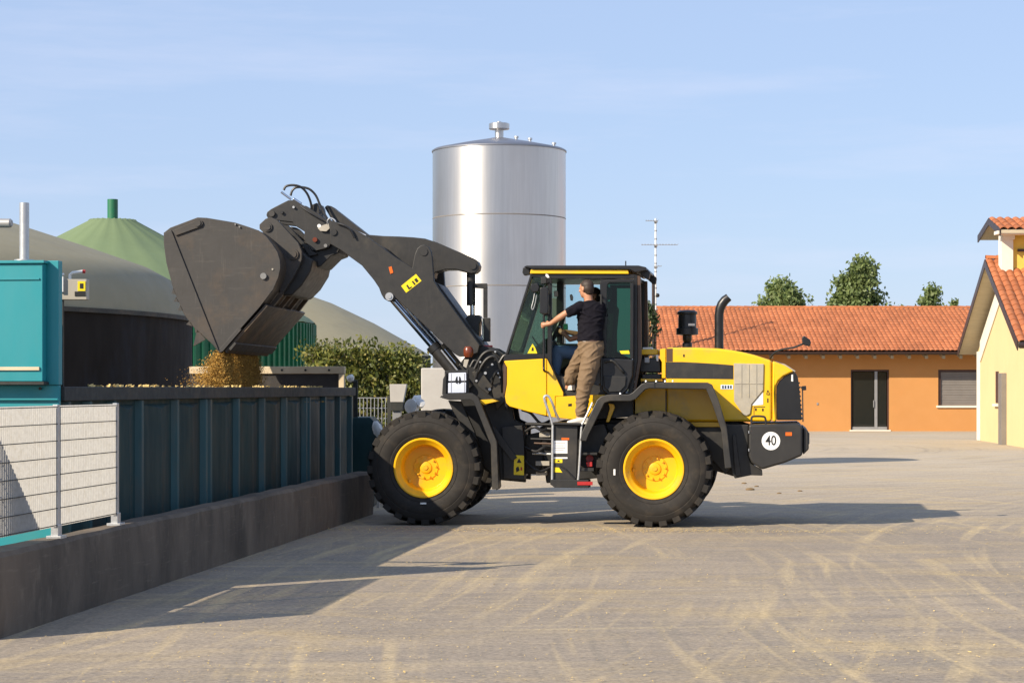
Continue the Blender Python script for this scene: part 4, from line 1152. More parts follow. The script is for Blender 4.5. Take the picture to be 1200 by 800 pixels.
# side cutter, seam strip, corner pad and rivets on the near plate
part('side_cutter', M['bucket'], FF, [([(200.6, 269.5), (256.5, 411), (250, 404), (227, 383), (216, 368), (204, 340), (195.5, 308), (192.4, 285), (192.6, 274)], -BW - .022, -BW - .002)], 0.004, bk)
part('corner_pad', M['bucket'], FF, [([(201.5, 270.5), (232, 257.5), (236.5, 258.5), (238, 262), (236, 265.5), (206, 276.3)], -BW - .024, -BW - .003)], 0.006, bk)
q = MB(); FF.disc(q, 231.5, 261.3, -BW - .024, .045, .014); q.build('pin', M['bucket'], bk)
q = MB(); FF.disc(q, 309, 323.5, -BW - .001, .042, .03); q.build('pin', M['grey_tank'], bk)
q = MB(); FF.disc(q, 319.5, 315.5, -BW - .001, .012, .01); q.build('rivet', M['box_grey'], bk)
for x, y in ((276, 261), (281, 264)):
    q = MB(); FF.disc(q, x, y + 2, -BW - .001, .012, .02); q.build('rivet', M['grey_tank'], bk)
spk = [((203, 338), (201, 344), (206, 345)), ((206, 348), (203.5, 353.5), (209, 354)), ((211, 358), (208.5, 364), (214, 364)), ((222, 376), (218, 380), (225, 382)), ((231, 386), (226.5, 405.5), (241, 397.5)), ((228, 384), (229, 390), (234, 389))]
for tri in spk:
    part('serration', M['bucket'], FF, [(list(tri), -BW - .015, -BW + .01)], 0, bk)
# back brackets with pins
BR = [(311, 256.5), (315, 255), (321, 256), (326, 259), (349, 284), (353.5, 294), (353.5, 304), (350, 313), (343, 326), (333, 341), (329, 345), (327, 338), (329, 318), (327.5, 303), (321, 288), (311, 275), (304, 268), (304, 263)]
FF.ref = -.92
for w in (-.92, .62):
    br = part('bucket_bracket', M['bucket'], FF, [(BR, w, w + .09)], 0.006, bk)
    q = MB(); FF.disc(q, 313.5, 266, w, .066, .02); FF.disc(q, 313.5, 266, w - .02, .045, .012); q.build('bracket_pin', M['bucket'], br)
    q = MB(); FF.disc(q, 343.5, 298, w, .075, .022); FF.disc(q, 343.5, 298, w - .022, .05, .012); q.build('bracket_pin', M['bucket'], br)
FF.ref = -.92
rod('cross_tube', M['dark'], FF, (343.5, 298, -.85), (343.5, 298, .7), .07, bk)
rod('cross_tube', M['dark'], FF, (313.5, 266, -.85), (313.5, 266, .7), .06, bk)
FF.ref = None
part('back_box', M['dark'], FF, [([(331, 300), (350, 292), (360, 301), (367, 304), (364, 318), (354, 334), (342, 346), (330, 346)], -.80, .60)], 0.02, bk)

# ------------------------------------------------------------------ linkage and boom
BOOM = [(386, 258), (398, 261), (414, 268), (430, 277), (463, 301), (483, 313.5), (486, 298), (489, 291), (493, 287.5), (497.5, 286.5), (502, 289), (505, 294), (506.5, 302), (508.5, 329), (516, 341), (562, 404), (560, 413), (548, 418), (538, 417.5), (532, 414), (464, 349.5), (461, 352.5), (455, 353), (450, 350), (447, 345), (444, 337), (438, 328), (424, 311), (399, 293), (387, 286)]
FF.ref = -.66
for w in (-.66, .56):
    bm_ = part('boom_arm', M['grey'], FF, [(BOOM, w, w + .10)], 0.010)
    q = MB(); FF.disc(q, 496.5, 295, w, .055, .012); q.build('pivot_pin', M['grey'], bm_)
    q = MB(); FF.disc(q, 456.5, 347.5, w, .055, .03); FF.disc(q, 456.5, 347.5, w - .03, .03, .012); q.build('pivot_pin', M['steel'], bm_)
    q = MB(); FF.disc(q, 391, 272, w, .045, .02); q.build('pivot_pin', M['dark'], bm_)
    if w < 0:
        part('label', M['label_y'], FF, [([(470, 335), (487.5, 321), (494, 329), (476, 343)], w - .003, w - .0005)], 0, bm_)
        for pts in ([(476, 334.5), (477.5, 333.3), (480, 337), (482.2, 335.4), (483, 336.6), (479.2, 339.6)], [(482.5, 330), (484, 328.8), (487.3, 333), (485.8, 334.2)], [(485.3, 327.6), (488, 325.6), (490.8, 329.4), (488.2, 331.4)]):
            part('label_mark', M['ink'], FF, [(pts, w - .0045, w - .0032)], 0, bm_)
        part('reflector', M['amber'], FF, [([(455.5, 313.2), (459, 312), (461, 319.6), (457.5, 321)], w - .008, w - .0005)], 0.002, bm_)
rod('boom_cross_tube', M['grey'], FF, (440, 300, -.6), (440, 300, .6), .16)
FF.ref = None
part('boom_inner_edge', M['dark'], FF, [([(509, 330), (514, 333), (566, 404), (561, 408)], -.5, .5)], 0.01)
LEV = [(380, 243), (383, 240.5), (388, 241.5), (431, 275), (450, 276.5), (468, 277), (484, 278), (498, 279.5), (512, 284), (555, 302.5), (559.5, 306), (561.5, 311), (560.5, 316), (557, 319.5), (552, 320.5), (545, 318.5), (534, 315.6), (522, 315.8), (510, 319), (508, 326), (490, 322), (466, 306), (430, 287), (392, 263)]
lv = part('tilt_lever', M['grey'], FF, [(LEV, -.17, .17)], 0.012)
q = MB(); FF.disc(q, 554, 311.5, -.17, .05, .02); q.build('pivot_pin', M['grey'], lv)
PL1 = [(337.75, 234.7), (330, 238.5), (317.5, 245), (313, 248.5), (312, 252), (314, 256.3), (323.5, 258), (343, 260.3), (345, 264.2), (357, 271.6), (356, 281), (362, 290), (370, 294), (378, 292), (385, 290.5), (390, 281.5), (390.5, 262.5), (379, 255.5), (372, 250), (364, 245), (354, 240), (344.5, 234.6)]
PL1b = [(312, 252), (314, 256.3), (323.5, 258), (340, 260.5), (352, 271), (358, 282), (364, 291), (358, 290), (345, 275), (326, 262), (318, 259)]
FF.ref = -.50
for w in (-.50, .36):
    dl = part('dump_link', M['grey'], FF, [(PL1, w, w + .14)], 0.008)
    part('link_rib', M['grey'], FF, [([(326, 262), (345, 278), (357, 292), (362, 300), (372, 298), (362, 291), (352, 280), (337, 264)], w + .02, w + .12)], 0.006, dl)
    if w < 0:
        for x, y, r, mm in ((319, 250.5, .04, 'bucket'), (344.5, 243, .016, 'steel'), (330.5, 249, .022, 'dark'), (374.5, 265, .026, 'white'), (369.5, 281, .033, 'brown_lens'), (382, 288, .024, 'grey_tank')):
            q = MB(); FF.disc(q, x, y, w, r, .035); q.build('pin', M[mm], dl)
        part('bracket', M['box_grey'], FF, [([(373, 268), (378, 264.5), (386, 262), (387, 268), (383, 271.5), (376, 271)], w - .04, w - .001)], 0.004, dl)
        hose('clamp_ring', M['steel'], FF, [(384.5, 263.5, w - .03), (384.8, 258.5, w - .05), (388.5, 256.2, w - .05), (393, 258.5, w - .05), (395.5, 264, w - .05), (396.5, 267, w - .04)], .011)
FF.ref = None
part('link_tip', M['grey'], FF, [([(365, 240), (371.5, 237.5), (374, 243), (375, 252), (377.5, 259), (371, 255), (364.5, 248)], -.3, .2)], 0.01)
part('coupler_block', M['dark'], FF, [([(356, 286), (362, 292), (372, 294), (385, 290), (391, 284), (398, 292), (396, 297), (388, 300), (376, 312), (354, 318), (350, 300)], -.42, .42)], 0.012)
hose('hydraulic_hose', M['hose'], FF, [(332.5, 223, -.42), (335, 218.6, -.42), (342, 217, -.42), (350, 218.2, -.42), (356, 222, -.4), (361, 229, -.38), (364.5, 239, -.35), (365, 248, -.33)], .016)
hose('hydraulic_hose', M['hose'], FF, [(340.5, 229.5, -.3), (342.5, 223.5, -.3), (347, 219.8, -.3), (355, 219.6, -.3), (363, 222, -.3), (370, 229, -.3), (375, 240, -.32), (380, 250, -.36), (384, 257, -.45)], .016)
hose('hydraulic_hose', M['hose'], FF, [(345, 236, -.45), (358, 246, -.52), (367, 251.5, -.54), (378, 258, -.54)], .012)
hose('hydraulic_hose', M['hose'], FF, [(396, 262, -.68), (404, 264.5, -.70), (411, 270, -.70), (415.5, 279, -.69)], .014)
rod('steel_pipe', M['chrome'], FF, (329.5, 225, -.46), (341, 233.5, -.46), .016); rod('steel_pipe', M['chrome'], FF, (344, 233, -.46), (353, 239, -.46), .02); rod('steel_pipe', M['steel'], FF, (412, 269, -.55), (429, 276, -.55), .012)

# lift cylinders
FF.ref = -.50
for w in (-.50, .40):
    rod('lift_cylinder_rod', M['chrome'], FF, (457, 347.5, w), (512, 412, w), .044)
    cy = rod('lift_cylinder', M['grey'], FF, (507, 405.5, w), (549, 456, w), .085, n=20)
    rod('cylinder_gland', M['dark'], FF, (506, 404.5, w), (511, 410.5, w), .092, cy)
FF.ref = None
rod('oil_pipe', M['steel'], FF, (517, 410, -.6), (541, 440, -.6), .014); rod('oil_pipe', M['chrome'], FF, (521, 409, -.62), (534, 425, -.62), .010)
# tilt cylinder and its guard
rod('tilt_cylinder', M['grey'], FF, (552, 316, .0), (552, 358, .0), .062); rod('tilt_cylinder_rod', M['chrome'], FF, (553.6, 357, .0), (553.6, 372, .0), .036)
part('cylinder_head', M['dark'], FF, [([(546, 372), (549, 368.5), (562, 369), (564, 374), (562, 380), (561, 402), (558, 408), (546, 408), (545, 385)], -.14, .14)], 0.015)
part('guard', M['dark'], FF, [([(557, 332), (570.5, 332), (571, 338), (557, 337.5)], -.1, -.02), ([(566.3, 338.1), (570.8, 338.1), (570.8, 372), (566.3, 372)], -.1, -.02)], 0.004)
part('guard_box', M['dark'], FF, [([(566, 372.3), (574, 372.3), (574, 400), (566, 400)], -.12, 0.0)], 0.006)
rod('steel_pipe', M['steel'], FF, (565.3, 373, -.13), (566, 398, -.13), .012)

# ------------------------------------------------------------------ front frame
FP = [(537, 428), (548, 414), (560, 404), (578, 407), (590, 414), (594, 436), (597, 462), (603, 492), (616, 498), (616, 565), (583, 562), (566, 545), (556, 520), (541, 480)]
FF.ref = -.48
ff = part('front_frame', M['dark'], FF, [(FP, -.48, -.38), (FP, .38, .48)], 0.01)
FF.ref = None
part('frame_box', M['dark'], FF, [([(548, 440), (588, 430), (600, 500), (614, 505), (614, 560), (580, 558), (560, 545)], -.375, .375)], 0.02, ff)
part('gusset', M['grey'], FF, [([(553, 436), (562, 432), (577, 452), (572, 462), (560, 452)], -.55, -.49), ([(575, 452), (590, 446), (592, 470), (582, 480)], -.53, -.485)], 0.008, ff)
part('frame_plate', M['dark'], FF, [([(588, 500), (612, 498), (614.5, 520), (614.5, 562), (590, 561)], -.66, -.50)], 0.01, ff)
part('strut', M['grey'], FF, [([(574, 500), (580, 500), (606, 536), (600, 540), (578, 512)], -.70, -.665)], 0.006, ff)
part('warning_label', M['label_y'], FF, [([(602.5, 533), (614, 533.5), (614, 556.5), (602, 556)], -.664, -.6605)], 0, ff)
for pts in ([(605.5, 542), (608.3, 536.5), (611.3, 542)], [(604.5, 548), (607.5, 546), (609, 551), (605, 553)]):
    part('label_mark', M['ink'], FF, [(pts, -.6665, -.6645)], 0, ff)
part('label_mark', M['red'], FF, [([(610, 547), (612, 547), (612, 551), (610, 551)], -.6665, -.6645)], 0, ff)
# front mudguard: bent sheet with a flange facing us
fo_ = [(517, 466), (519, 461.8), (535, 460.6), (553, 460.3), (560, 465), (582, 517), (584.5, 573), (576.5, 573), (575, 521), (555, 470.5), (551, 468), (527, 468.6)]
mg = part('mudguard', M['grey'], FF, [(fo_, -1.27, -1.19)], 0.008)
q = MB(); path = [(517, 463.5), (552, 462), (559, 467), (580, 517.5), (583, 572)]
a_ = [FF(x, y, -1.19) for x, y in path]; b_ = [FF(x - 1.5, y + 2.2, -1.19) for x, y in path]; e = FF.l * .55
ring = a_ + list(reversed(b_)); N = len(ring)
q.add(ring + [p + e for p in ring], [(i, (i + 1) % N, N + (i + 1) % N, N + i) for i in range(N)] + [(i, N - 1 - i, N - 2 - i, i + 1) for i in range(4)] + [(N + i, N + i + 1, 2 * N - 2 - i, 2 * N - 1 - i) for i in range(4)])
q.build('guard_sheet', M['grey'], mg, 0, 20)
part('mudguard_bracket', M['grey'], FF, [([(525, 469), (540, 470), (556, 505), (566, 540), (560, 545), (545, 505), (530, 480)], -.9, -.8)], 0.008, mg)
FF.ref = -1.27
part('mudguard', M['grey'], FF, [(fo_, 1.19, 1.27)], 0.008)
FF.ref = None
part('guard_plate', M['yellow'], FF, [([(560.5, 468.5), (577, 467.5), (583, 470), (566, 474)], -.9, -.5)], 0.004)
# head lamps in their dark bracket, turn lamp
hl = part('lamp_bracket', M['dark'], FF, [([(521, 434), (549, 433), (549.5, 462), (521, 463)], -1.0, -.94), ([(519, 444), (523, 436), (523, 463), (518, 462)], -1.06, -1.001)], 0.008)
part('headlamp', M['blue_white'], FF, [([(525.8, 437), (546.2, 436.4), (546.4, 446), (525.6, 446.4)], -1.05, -1.002)], 0.006, hl)
part('headlamp', M['blue_white'], FF, [([(525.2, 448.4), (546.2, 447.8), (546, 460), (525, 460.4)], -1.05, -1.002)], 0.006, hl)
part('lamp_mark', M['black'], FF, [([(533.4, 446), (534.5, 441.8), (536, 440.6), (536.4, 449.8), (534.5, 449), (533, 447.5)], -1.0535, -1.0505)], 0, hl)
part('lamp_mark', M['black'], FF, [([(540.4, 446), (539.6, 441.8), (538, 440.6), (537.6, 449.8), (539.4, 449), (540.8, 447.5)], -1.0535, -1.0505)], 0, hl)
for x in (528.5, 544):
    part('lamp_mark', M['grey_tank'], FF, [([(x, 437.5), (x + .5, 437.5), (x + .5, 459.5), (x, 459.5)], -1.0535, -1.0505)], 0, hl)
tl_ = MB(); tl_.lathe([(0, -.06), (.05, -.055), (.066, -.02), (.066, .05), (.045, .085), (0, .09)], FF(549, 413.5, -1.0), 18, (0, 0, 1)); tl_.build('turn_lamp', M['brown_lens'], hl)
part('lamp_stem', M['box_grey'], FF, [([(544, 421), (549.5, 421), (546.5, 431), (542.8, 429)], -1.02, -.98)], 0.003, hl)
# hoses at the articulation
for pts, r in (([(556, 432, -.6), (566, 415, -.62), (578, 411, -.62), (588, 420, -.62), (592, 445, -.62), (594, 480, -.6)], .022), ([(560, 436, -.58), (570, 421, -.6), (580, 418, -.6), (586, 430, -.6), (589, 460, -.58)], .022),
               ([(551, 430, -.6), (556, 422, -.6), (561, 428, -.6), (556, 448, -.56)], .018), ([(576, 450, -.56), (580, 438, -.6), (586, 436, -.6), (588, 452, -.56)], .018),
               ([(585, 425, -.66), (592, 416, -.66), (598, 424, -.66), (600, 470, -.6)], .02)):
    hose('hydraulic_hose', M['hose'], FF, pts, r)
hose('red_hose', M['red'], FF, [(553, 410, -.3), (557, 407, -.32), (563, 405.5, -.32), (571, 406, -.32), (577, 405.8, -.3)], .017)
hose('white_sleeve', M['box_grey'], FF, [(555, 415, -.36), (560, 411.5, -.36), (567, 410, -.36), (576, 412, -.36)], .022)
for x, y, r in ((569, 437, .02), (577, 427, .016), (558.5, 446, .016), (574, 456, .02), (563, 424, .013), (580.5, 412, .013), (584, 437, .012), (586, 442, .012)):
    q = MB(); FF.disc(q, x, y, -.66, r, .03, 12); q.build('hose_fitting', M['steel'], ldr)

# ------------------------------------------------------------------ cab
CW = .80
cab = part('cab', M['black'], FR, [([(613.5, 312.5), (617, 311), (748, 311), (757, 313), (758, 316.5), (744, 319), (738, 315.6), (624, 315.2)], -CW - .06, CW + .06)], 0.008)
part('roof_edge', M['yellow'], FR, [([(622, 315.7), (736, 316), (737, 321), (621, 320.6)], -CW - .03, CW + .03)], 0.008, cab)
part('roof_lining', M['black'], FR, [([(621, 321.2), (745, 321.4), (745, 326.5), (646, 326.5), (622, 324)], -CW, CW)], 0.006, cab)
FR.ref = -CW
for w in (-CW + .05, CW - .17):
    part('roof_lamp', M['black'], FR, [([(612.2, 313.2), (620.5, 313), (620.5, 321.4), (613.5, 322.6), (611.5, 319)], w, w + .12)], 0.01, cab)
    part('roof_lamp', M['dark'], FR, [([(750.5, 315), (757, 314), (761.5, 318.6), (760.5, 326), (757.5, 327), (750.8, 321)], w, w + .14)], 0.01, cab)
    rod('lamp_arm', M['dark'], FR, (744, 317, w + .06), (752, 319, w + .06), .012, cab)
rod('aerial', M['black'], FR, (730.6, 311, -.4), (730.6, 303.5, -.4), .008, cab)
# posts
def post(pts, w0, w1, m='black', name='post'):
    return part(name, M[m], FR, [(pts, w0, w1)], 0.006, cab)
for w0, w1 in ((-CW, -CW + .07), (CW - .07, CW)):
    post([(621.3, 322), (624.2, 322), (595.2, 415), (592.2, 415)], w0, w1)
    post([(641.5, 326), (646.5, 326), (646.5, 426), (661, 459), (656, 459), (641.5, 424)], w0, w1)
    if w0 > 0: w0, w1 = w0 - .14, w1 - .14      # the cab narrows to the rear
    post([(742.6, 322), (746.8, 322), (747.2, 420), (741, 462), (735.5, 462), (741.6, 420)], w0, w1, 'black')
    post([(747.0, 323), (750.5, 323), (751.8, 418), (744, 464), (741.4, 462), (747.5, 420)], w0 + .002, w1 - .002, 'cab_brown')
    if w0 > 0: w0, w1 = w0 + .14, w1 + .14
    post([(592.0, 415.2), (642, 414.6), (642, 419.6), (589.5, 423)], w0, w1)
    post([(703.5, 327), (712, 327), (712, 461), (703.5, 461)], w0 + .01, w1 - .01)
    post([(712.2, 327), (741.4, 327), (741.4, 331), (712.2, 331)], w0 + .012, w1 - .012)
post([(593.5, 412), (596.5, 410.6), (596.5, 416), (592.6, 416)], -CW + .072, CW - .072)
post([(621.5, 322.2), (625.5, 322.2), (624.2, 326.5), (620.4, 326)], -CW + .072, CW - .072)
for w in (-CW + .028, CW - .034):
    part('quarter_glass', M['glass'], FR, [([(624.6, 322.6), (641.3, 324.8), (641.3, 414.4), (595.6, 414.8)], w, w + .006)], 0, cab)
FR.ref = None
q = MB(); a, b = (622.4, 322.5), (593.4, 413.5)
FR.prism(q, [(a[0], a[1]), (a[0] + .6, a[1]), (b[0] + .6, b[1]), b], -CW + .074, CW - .074); q.build('windscreen', M['glass'], cab)
FR.ref = -CW
part('far_door_glass', M['glass_clear'], FR, [([(646.7, 326.8), (703.3, 327.2), (703.3, 455), (660, 455), (646.7, 424)], CW - .034, CW - .028)], 0, cab)
FR.ref = None
# open door folded back along the rear window
dr = part('door', M['black'], FR, [([(703, 418.5), (742, 421), (741.5, 440), (736, 456), (729, 463), (714, 463.5), (706, 458), (703.2, 446)], -CW - .13, -CW - .06)], 0.02, cab)
part('door_glass', M['glass_dark'], FR, [([(712.4, 331), (741.2, 331), (741, 420), (705, 418.2), (705, 340)], -CW - .10, -CW - .094)], 0, dr)
part('door_frame', M['black'], FR, [([(703, 330), (713, 327.4), (742.6, 327.4), (742.6, 331), (714.5, 331), (711.5, 334), (710.5, 418.4), (703, 418)], -CW - .12, -CW - .07), ([(738.6, 331.2), (742.4, 331.2), (742, 420.6), (738.4, 420.4)], -CW - .12, -CW - .07)], 0.008, dr)
part('door_pocket', M['dark'], FR, [([(707, 440), (734, 440.5), (733, 452), (727, 459), (714, 459.5), (708, 454)], -CW - .155, -CW - .132)], 0.012, dr)
hose('door_handle', M['dark'], FR, [(708, 424, -CW - .16), (718, 423, -CW - .18), (728, 433, -CW - .18), (731, 437, -CW - .15)], .016, parent=dr)
part('yellow_sticker', M['label_y'], FR, [([(726, 411), (737, 410.5), (738, 414.5), (728, 414.5)], -CW - .108, -CW - .1015)], 0, dr)
rod('grab_rail', M['dark'], FR, (704.6, 345, -CW - .19), (704.6, 452, -CW - .19), .014, cab)
for y in (346, 421, 450): rod('rail_bracket', M['white'] if y == 421 else M['dark'], FR, (702.5, y, -CW - .13), (704.6, y, -CW - .19), .014, cab)
rod('hand_rail', M['black'], FR, (637.2, 368, -CW - .16), (637.2, 431, -CW - .16), .015, cab)
hose('hand_rail', M['black'], FR, [(637.2, 430, -CW - .16), (637.6, 434, -CW - .16), (640, 435.5, -CW - .1), (642, 436, -CW - .03)], .015, parent=cab)
rod('rail_bracket', M['black'], FR, (637.2, 369, -CW - .16), (643, 369, -CW - .03), .013, cab)
mr = part('mirror', M['black'], FR, [([(632.6, 338), (634, 336.5), (641, 336.2), (642.2, 338), (641.8, 366.5), (640.5, 368), (633.6, 367.6), (632.2, 366)], -CW - .32, -CW - .22)], 0.02, cab)
rod('mirror_arm', M['black'], FR, (643.5, 331, -CW - .02), (637.5, 337, -CW - .27), .012, mr)
part('work_lamp', M['black'], FR, [([(622, 333), (630, 331.5), (632, 336), (631, 341.5), (624, 342.8), (621.5, 339)], -CW - .26, -CW - .14)], 0.012, cab)
part('work_lamp', M['dark'], FR, [([(633.5, 325), (640, 324), (640.6, 332), (634, 333)], -CW - .24, -CW - .12)], 0.01, cab)
part('lamp_glare', M['white'], FR, [([(639.6, 320.6), (642.2, 321.6), (644, 325.2), (641.8, 325.8), (639.2, 323.4)], -CW - .1, -CW - .062)], 0.004, cab)
hose('wire_loop', M['steel'], FR, [(626.5, 343, -CW - .2), (625, 352, -CW - .2), (623, 360, -CW - .2), (624.5, 362.5, -CW - .2), (627.2, 355, -CW - .2), (628.8, 345, -CW - .2)], .006, parent=cab)
part('warning_triangle', M['label_y'], FR, [([(618, 414), (621.5, 407), (624, 402.6), (627, 407), (629.6, 414)], -CW + .02, -CW + .026)], 0, cab)
part('warning_mark', M['ink'], FR, [([(622.6, 411), (623.4, 406.8), (625, 407), (625.4, 411)], -CW + .0165, -CW + .0195)], 0, cab)
part('wiper', M['black'], FR, [([(622.5, 393.5), (624.4, 394), (635.4, 409.8), (634, 411.4)], -CW + .05, -CW + .06)], 0, cab)
# interior
part('cab_floor', M['dark'], FR, [([(594, 456), (744, 461), (744, 468), (594, 468)], -CW + .02, CW - .02)], 0.01, cab)
part('seat', M['dull_seat'], FR, [([(672, 424), (706, 426), (716, 424), (722, 360), (715, 352), (706, 356), (701, 412), (672, 414)], -.28, .28), ([(704, 352), (714, 350), (716, 338), (710, 334), (704, 337)], -.16, .16), ([(680, 425), (708, 427), (706, 456), (682, 456)], -.22, .22)], 0.03, cab)
part('side_console', M['grey_tank'], FR, [([(691, 430), (706, 430), (706, 458), (690, 458)], -.62, -.34)], 0.02, cab)
part('dashboard', M['dark'], FR, [([(612, 418), (640, 396), (646, 398), (640, 430), (626, 456), (612, 456)], -.4, .4)], 0.02, cab)
swm = MB(); c = FR(655, 383, -.02); axd = (FR(662, 371, 0) - FR(652, 393, 0)).normalized(); axn = Vector((-axd.z, 0, axd.x)).normalized()
ringp = []
for k in range(25):
    t = 2 * math.pi * k / 24; ringp.append(c + (FR.l * math.cos(t) + axd * math.sin(t)) * .20)
swm.tube(ringp, .017, 8, False); swm.tube([c, FR(642, 402, -.02)], .03, 8); swm.tube([ringp[0], ringp[12]], .014, 6)
swm.build('steering_wheel', M['black'], cab)
part('monitor', M['black'], FR, [([(646, 372), (655, 374), (655, 392), (647, 391)], .15, .25)], 0.008, cab)
part('green_bottle', M['green_cap'], FR, [([(660, 379.5), (665, 379), (665.3, 386), (660.3, 386)], -.5, -.44)], 0.008, cab)
part('inner_mirror', M['box_grey'], FR, [([(667.5, 345.5), (670, 344.5), (671.6, 348), (671, 352.5), (668.4, 352)], -.2, -.16)], 0.006, cab)
part('work_lamp', M['box_grey'], FR, [([(648.5, 341), (653, 340.5), (653.5, 347), (649.5, 348)], -.5, -.42)], 0.01, cab)
part('far_pillar', M['black'], FR, [([(652.5, 326.6), (660, 326.6), (660, 366), (659, 402), (652.5, 402)], .2, .26), ([(646.7, 326.6), (705, 326.6), (705, 332), (646.7, 332)], CW - .12, CW - .04), ([(684, 332), (688, 332), (688, 402), (684, 402)], CW - .12, CW - .045)], 0.006, cab)
part('far_panel', M['black'], FR, [([(646.7, 402.5), (705, 402.5), (741, 421), (735, 459), (660, 458), (646.7, 426)], CW - .12, CW - .05)], 0.006, cab)
part('inner_post', M['grey_tank'], FR, [([(646.6, 349), (652.6, 349), (652.6, 386), (646.6, 386)], .52, .6)], 0.01, cab)
# yellow body under the cab
part('front_panel', M['yellow'], FR, [([(590.2, 423.4), (592, 422.6), (640.6, 419.9), (640.6, 487.2), (620, 482.6), (597, 476), (593, 472), (591.6, 464), (594, 450), (594, 430)], -CW - .03, -CW + .03)], 0.012, cab)
part('side_panel', M['yellow'], FR, [([(641.2, 420.4), (660, 459.6), (660, 464.2), (650.5, 464.2), (650.5, 489), (641.2, 487.2)], -CW - .03, -CW + .03)], 0.006, cab)
fh_ = part('filler_hatch', M['yellow'], FR, [([(651, 464.7), (709, 462), (702, 470), (696, 478), (688, 490), (672, 491.4), (651, 489)], -CW - .03, -CW + .03)], 0.006, cab)
part('latch', M['black'], FR, [([(665.8, 473), (670, 472.6), (670, 475.6), (665.8, 476)], -CW - .034, -CW - .0305)], 0.001, fh_)
part('body_underside', M['dark'], FR, [([(596, 424), (742, 462.5), (742, 488), (690, 492), (640, 488), (600, 476)], -CW + .035, CW - .035)], 0.01, cab)
FR.ref = -CW - .03
part('front_panel', M['yellow'], FR, [([(592, 422.6), (640.6, 419.9), (660, 459.6), (700, 462), (690, 490), (650, 489), (597, 476), (591.6, 464)], CW - .03, CW + .03)], 0.012, cab)
FR.ref = None
part('dirty_edge', M['cab_brown'], FR, [([(590.0, 425), (593.6, 429), (593.6, 451), (591.2, 463), (589.5, 460)], -CW - .03, -CW + .02)], 0.004, cab)

# ------------------------------------------------------------------ rear frame, steps
rfm = part('rear_frame', M['dark'], FR, [([(632, 500), (660, 492), (745, 490), (860, 492), (884, 500), (884, 545), (860, 558), (800, 540), (740, 556), (640, 566)], -.46, .46)], 0.02)
part('hinge_block', M['dark'], FR, [([(604, 512), (632, 506), (640, 530), (632, 556), (604, 554)], -.3, .3)], 0.02, rfm)
for y, x0, x1, r, m in ((496.5, 616, 648, .022, 'dark'), (514, 622, 648, .016, 'hose'), (519, 626, 647, .013, 'cab_brown'), (531, 624, 646, .016, 'steel'), (502, 640, 650, .025, 'hose')):
    rod('hydraulic_pipe', M[m], FR, (x0, y, -.62), (x1, y + .8, -.66), r)
for x0, y0, x1, y1 in ((627.5, 540, 644, 545.5), (628, 552, 641, 556.5), (632, 507, 645, 512)):
    rectpart('steel_block', M['box_grey'], FR, x0, y0, x1, y1, -.60, -.48)
for pts in ([(616, 505, -.6), (626, 500, -.66), (636, 504, -.66), (646, 499, -.6)], [(616, 524, -.6), (628, 529, -.7), (638, 524, -.7), (648, 526, -.62)], [(616, 540, -.58), (624, 548, -.66), (634, 552, -.66), (646, 547, -.6)], [(612, 480, -.5), (622, 484, -.6), (634, 496, -.6), (646, 492, -.55)]):
    hose('hydraulic_hose', M['hose'], FR, pts, .02)
stp = part('step_unit', M['grey'], FR, [([(647, 497.5), (677, 498.5), (675.5, 560), (668, 566), (645.5, 565)], -1.18, -1.10)], 0.008)
part('step_tread', M['dark'], FR, [([(648, 494.5), (680, 495.5), (680, 498), (648, 497.2)], -1.24, -.86)], 0.005, stp)
part('lower_step', M['dark'], FR, [([(645, 561.5), (690, 562), (690, 571.5), (650, 571), (644.5, 567)], -1.22, -.95)], 0.008, stp)
part('red_reflector', M['red'], FR, [([(676.5, 564), (694.5, 564), (694.5, 568.2), (676.5, 568.2)], -1.232, -1.2215)], 0.002, stp)
part('step_tread', M['dark'], FR, [([(677, 548), (696, 548), (696, 552), (677, 552)], -1.12, -.9), ([(677, 530), (700, 530), (700, 533), (677, 533)], -1.1, -.86)], 0.005, stp)
part('red_block', M['red'], FR, [([(687, 541.5), (694, 541), (694.4, 546.5), (688, 547)], -1.1, -1.0)], 0.008, stp)
part('white_label', M['white'], FR, [([(648.3, 516), (665, 516), (665, 531), (648.3, 531)], -1.1835, -1.1805)], 0, stp)
part('white_label', M['white'], FR, [([(648.3, 535.4), (665, 535.4), (665, 537.2), (648.3, 537.2)], -1.1835, -1.1805)], 0, stp)
for k in range(4):
    part('label_mark', M['grey_tank'], FR, [([(650 + (k % 2), 519 + k * 2.7), (662.5 - 2 * (k % 2), 519 + k * 2.7), (662.5 - 2 * (k % 2), 519.5 + k * 2.7), (650 + (k % 2), 519.5 + k * 2.7)], -1.185, -1.184)], 0, stp)
part('yellow_label', M['label_y'], FR, [([(650, 537.6), (659, 537.6), (659, 542), (650, 542)], -1.1835, -1.1805)], 0, stp)
part('yellow_label', M['label_y'], FR, [([(650, 547.4), (655, 547.6), (659, 553.4), (650, 553)], -1.1835, -1.1805)], 0, stp)
part('label_mark', M['ink'], FR, [([(652.5, 540.8), (654.5, 538.6), (656.5, 540.8)], -1.185, -1.184)], 0, stp)
part('orange_label', M['amber'], FR, [([(658, 512.6), (667, 512.8), (667, 515.4), (658, 515.4)], -1.1835, -1.1805)], 0, stp)
hose('step_rail', M['steel'], FR, [(647, 562, -1.2), (647.4, 530, -1.2), (647.6, 503, -1.2), (647.4, 497, -1.2), (643, 483, -1.2), (638, 468, -1.2), (638.2, 464.6, -1.2), (640.4, 463.4, -1.2), (643.4, 465, -1.2), (647.5, 473, -1.2), (651, 483, -1.16), (655.5, 492, -1.12)], .017, parent=stp)
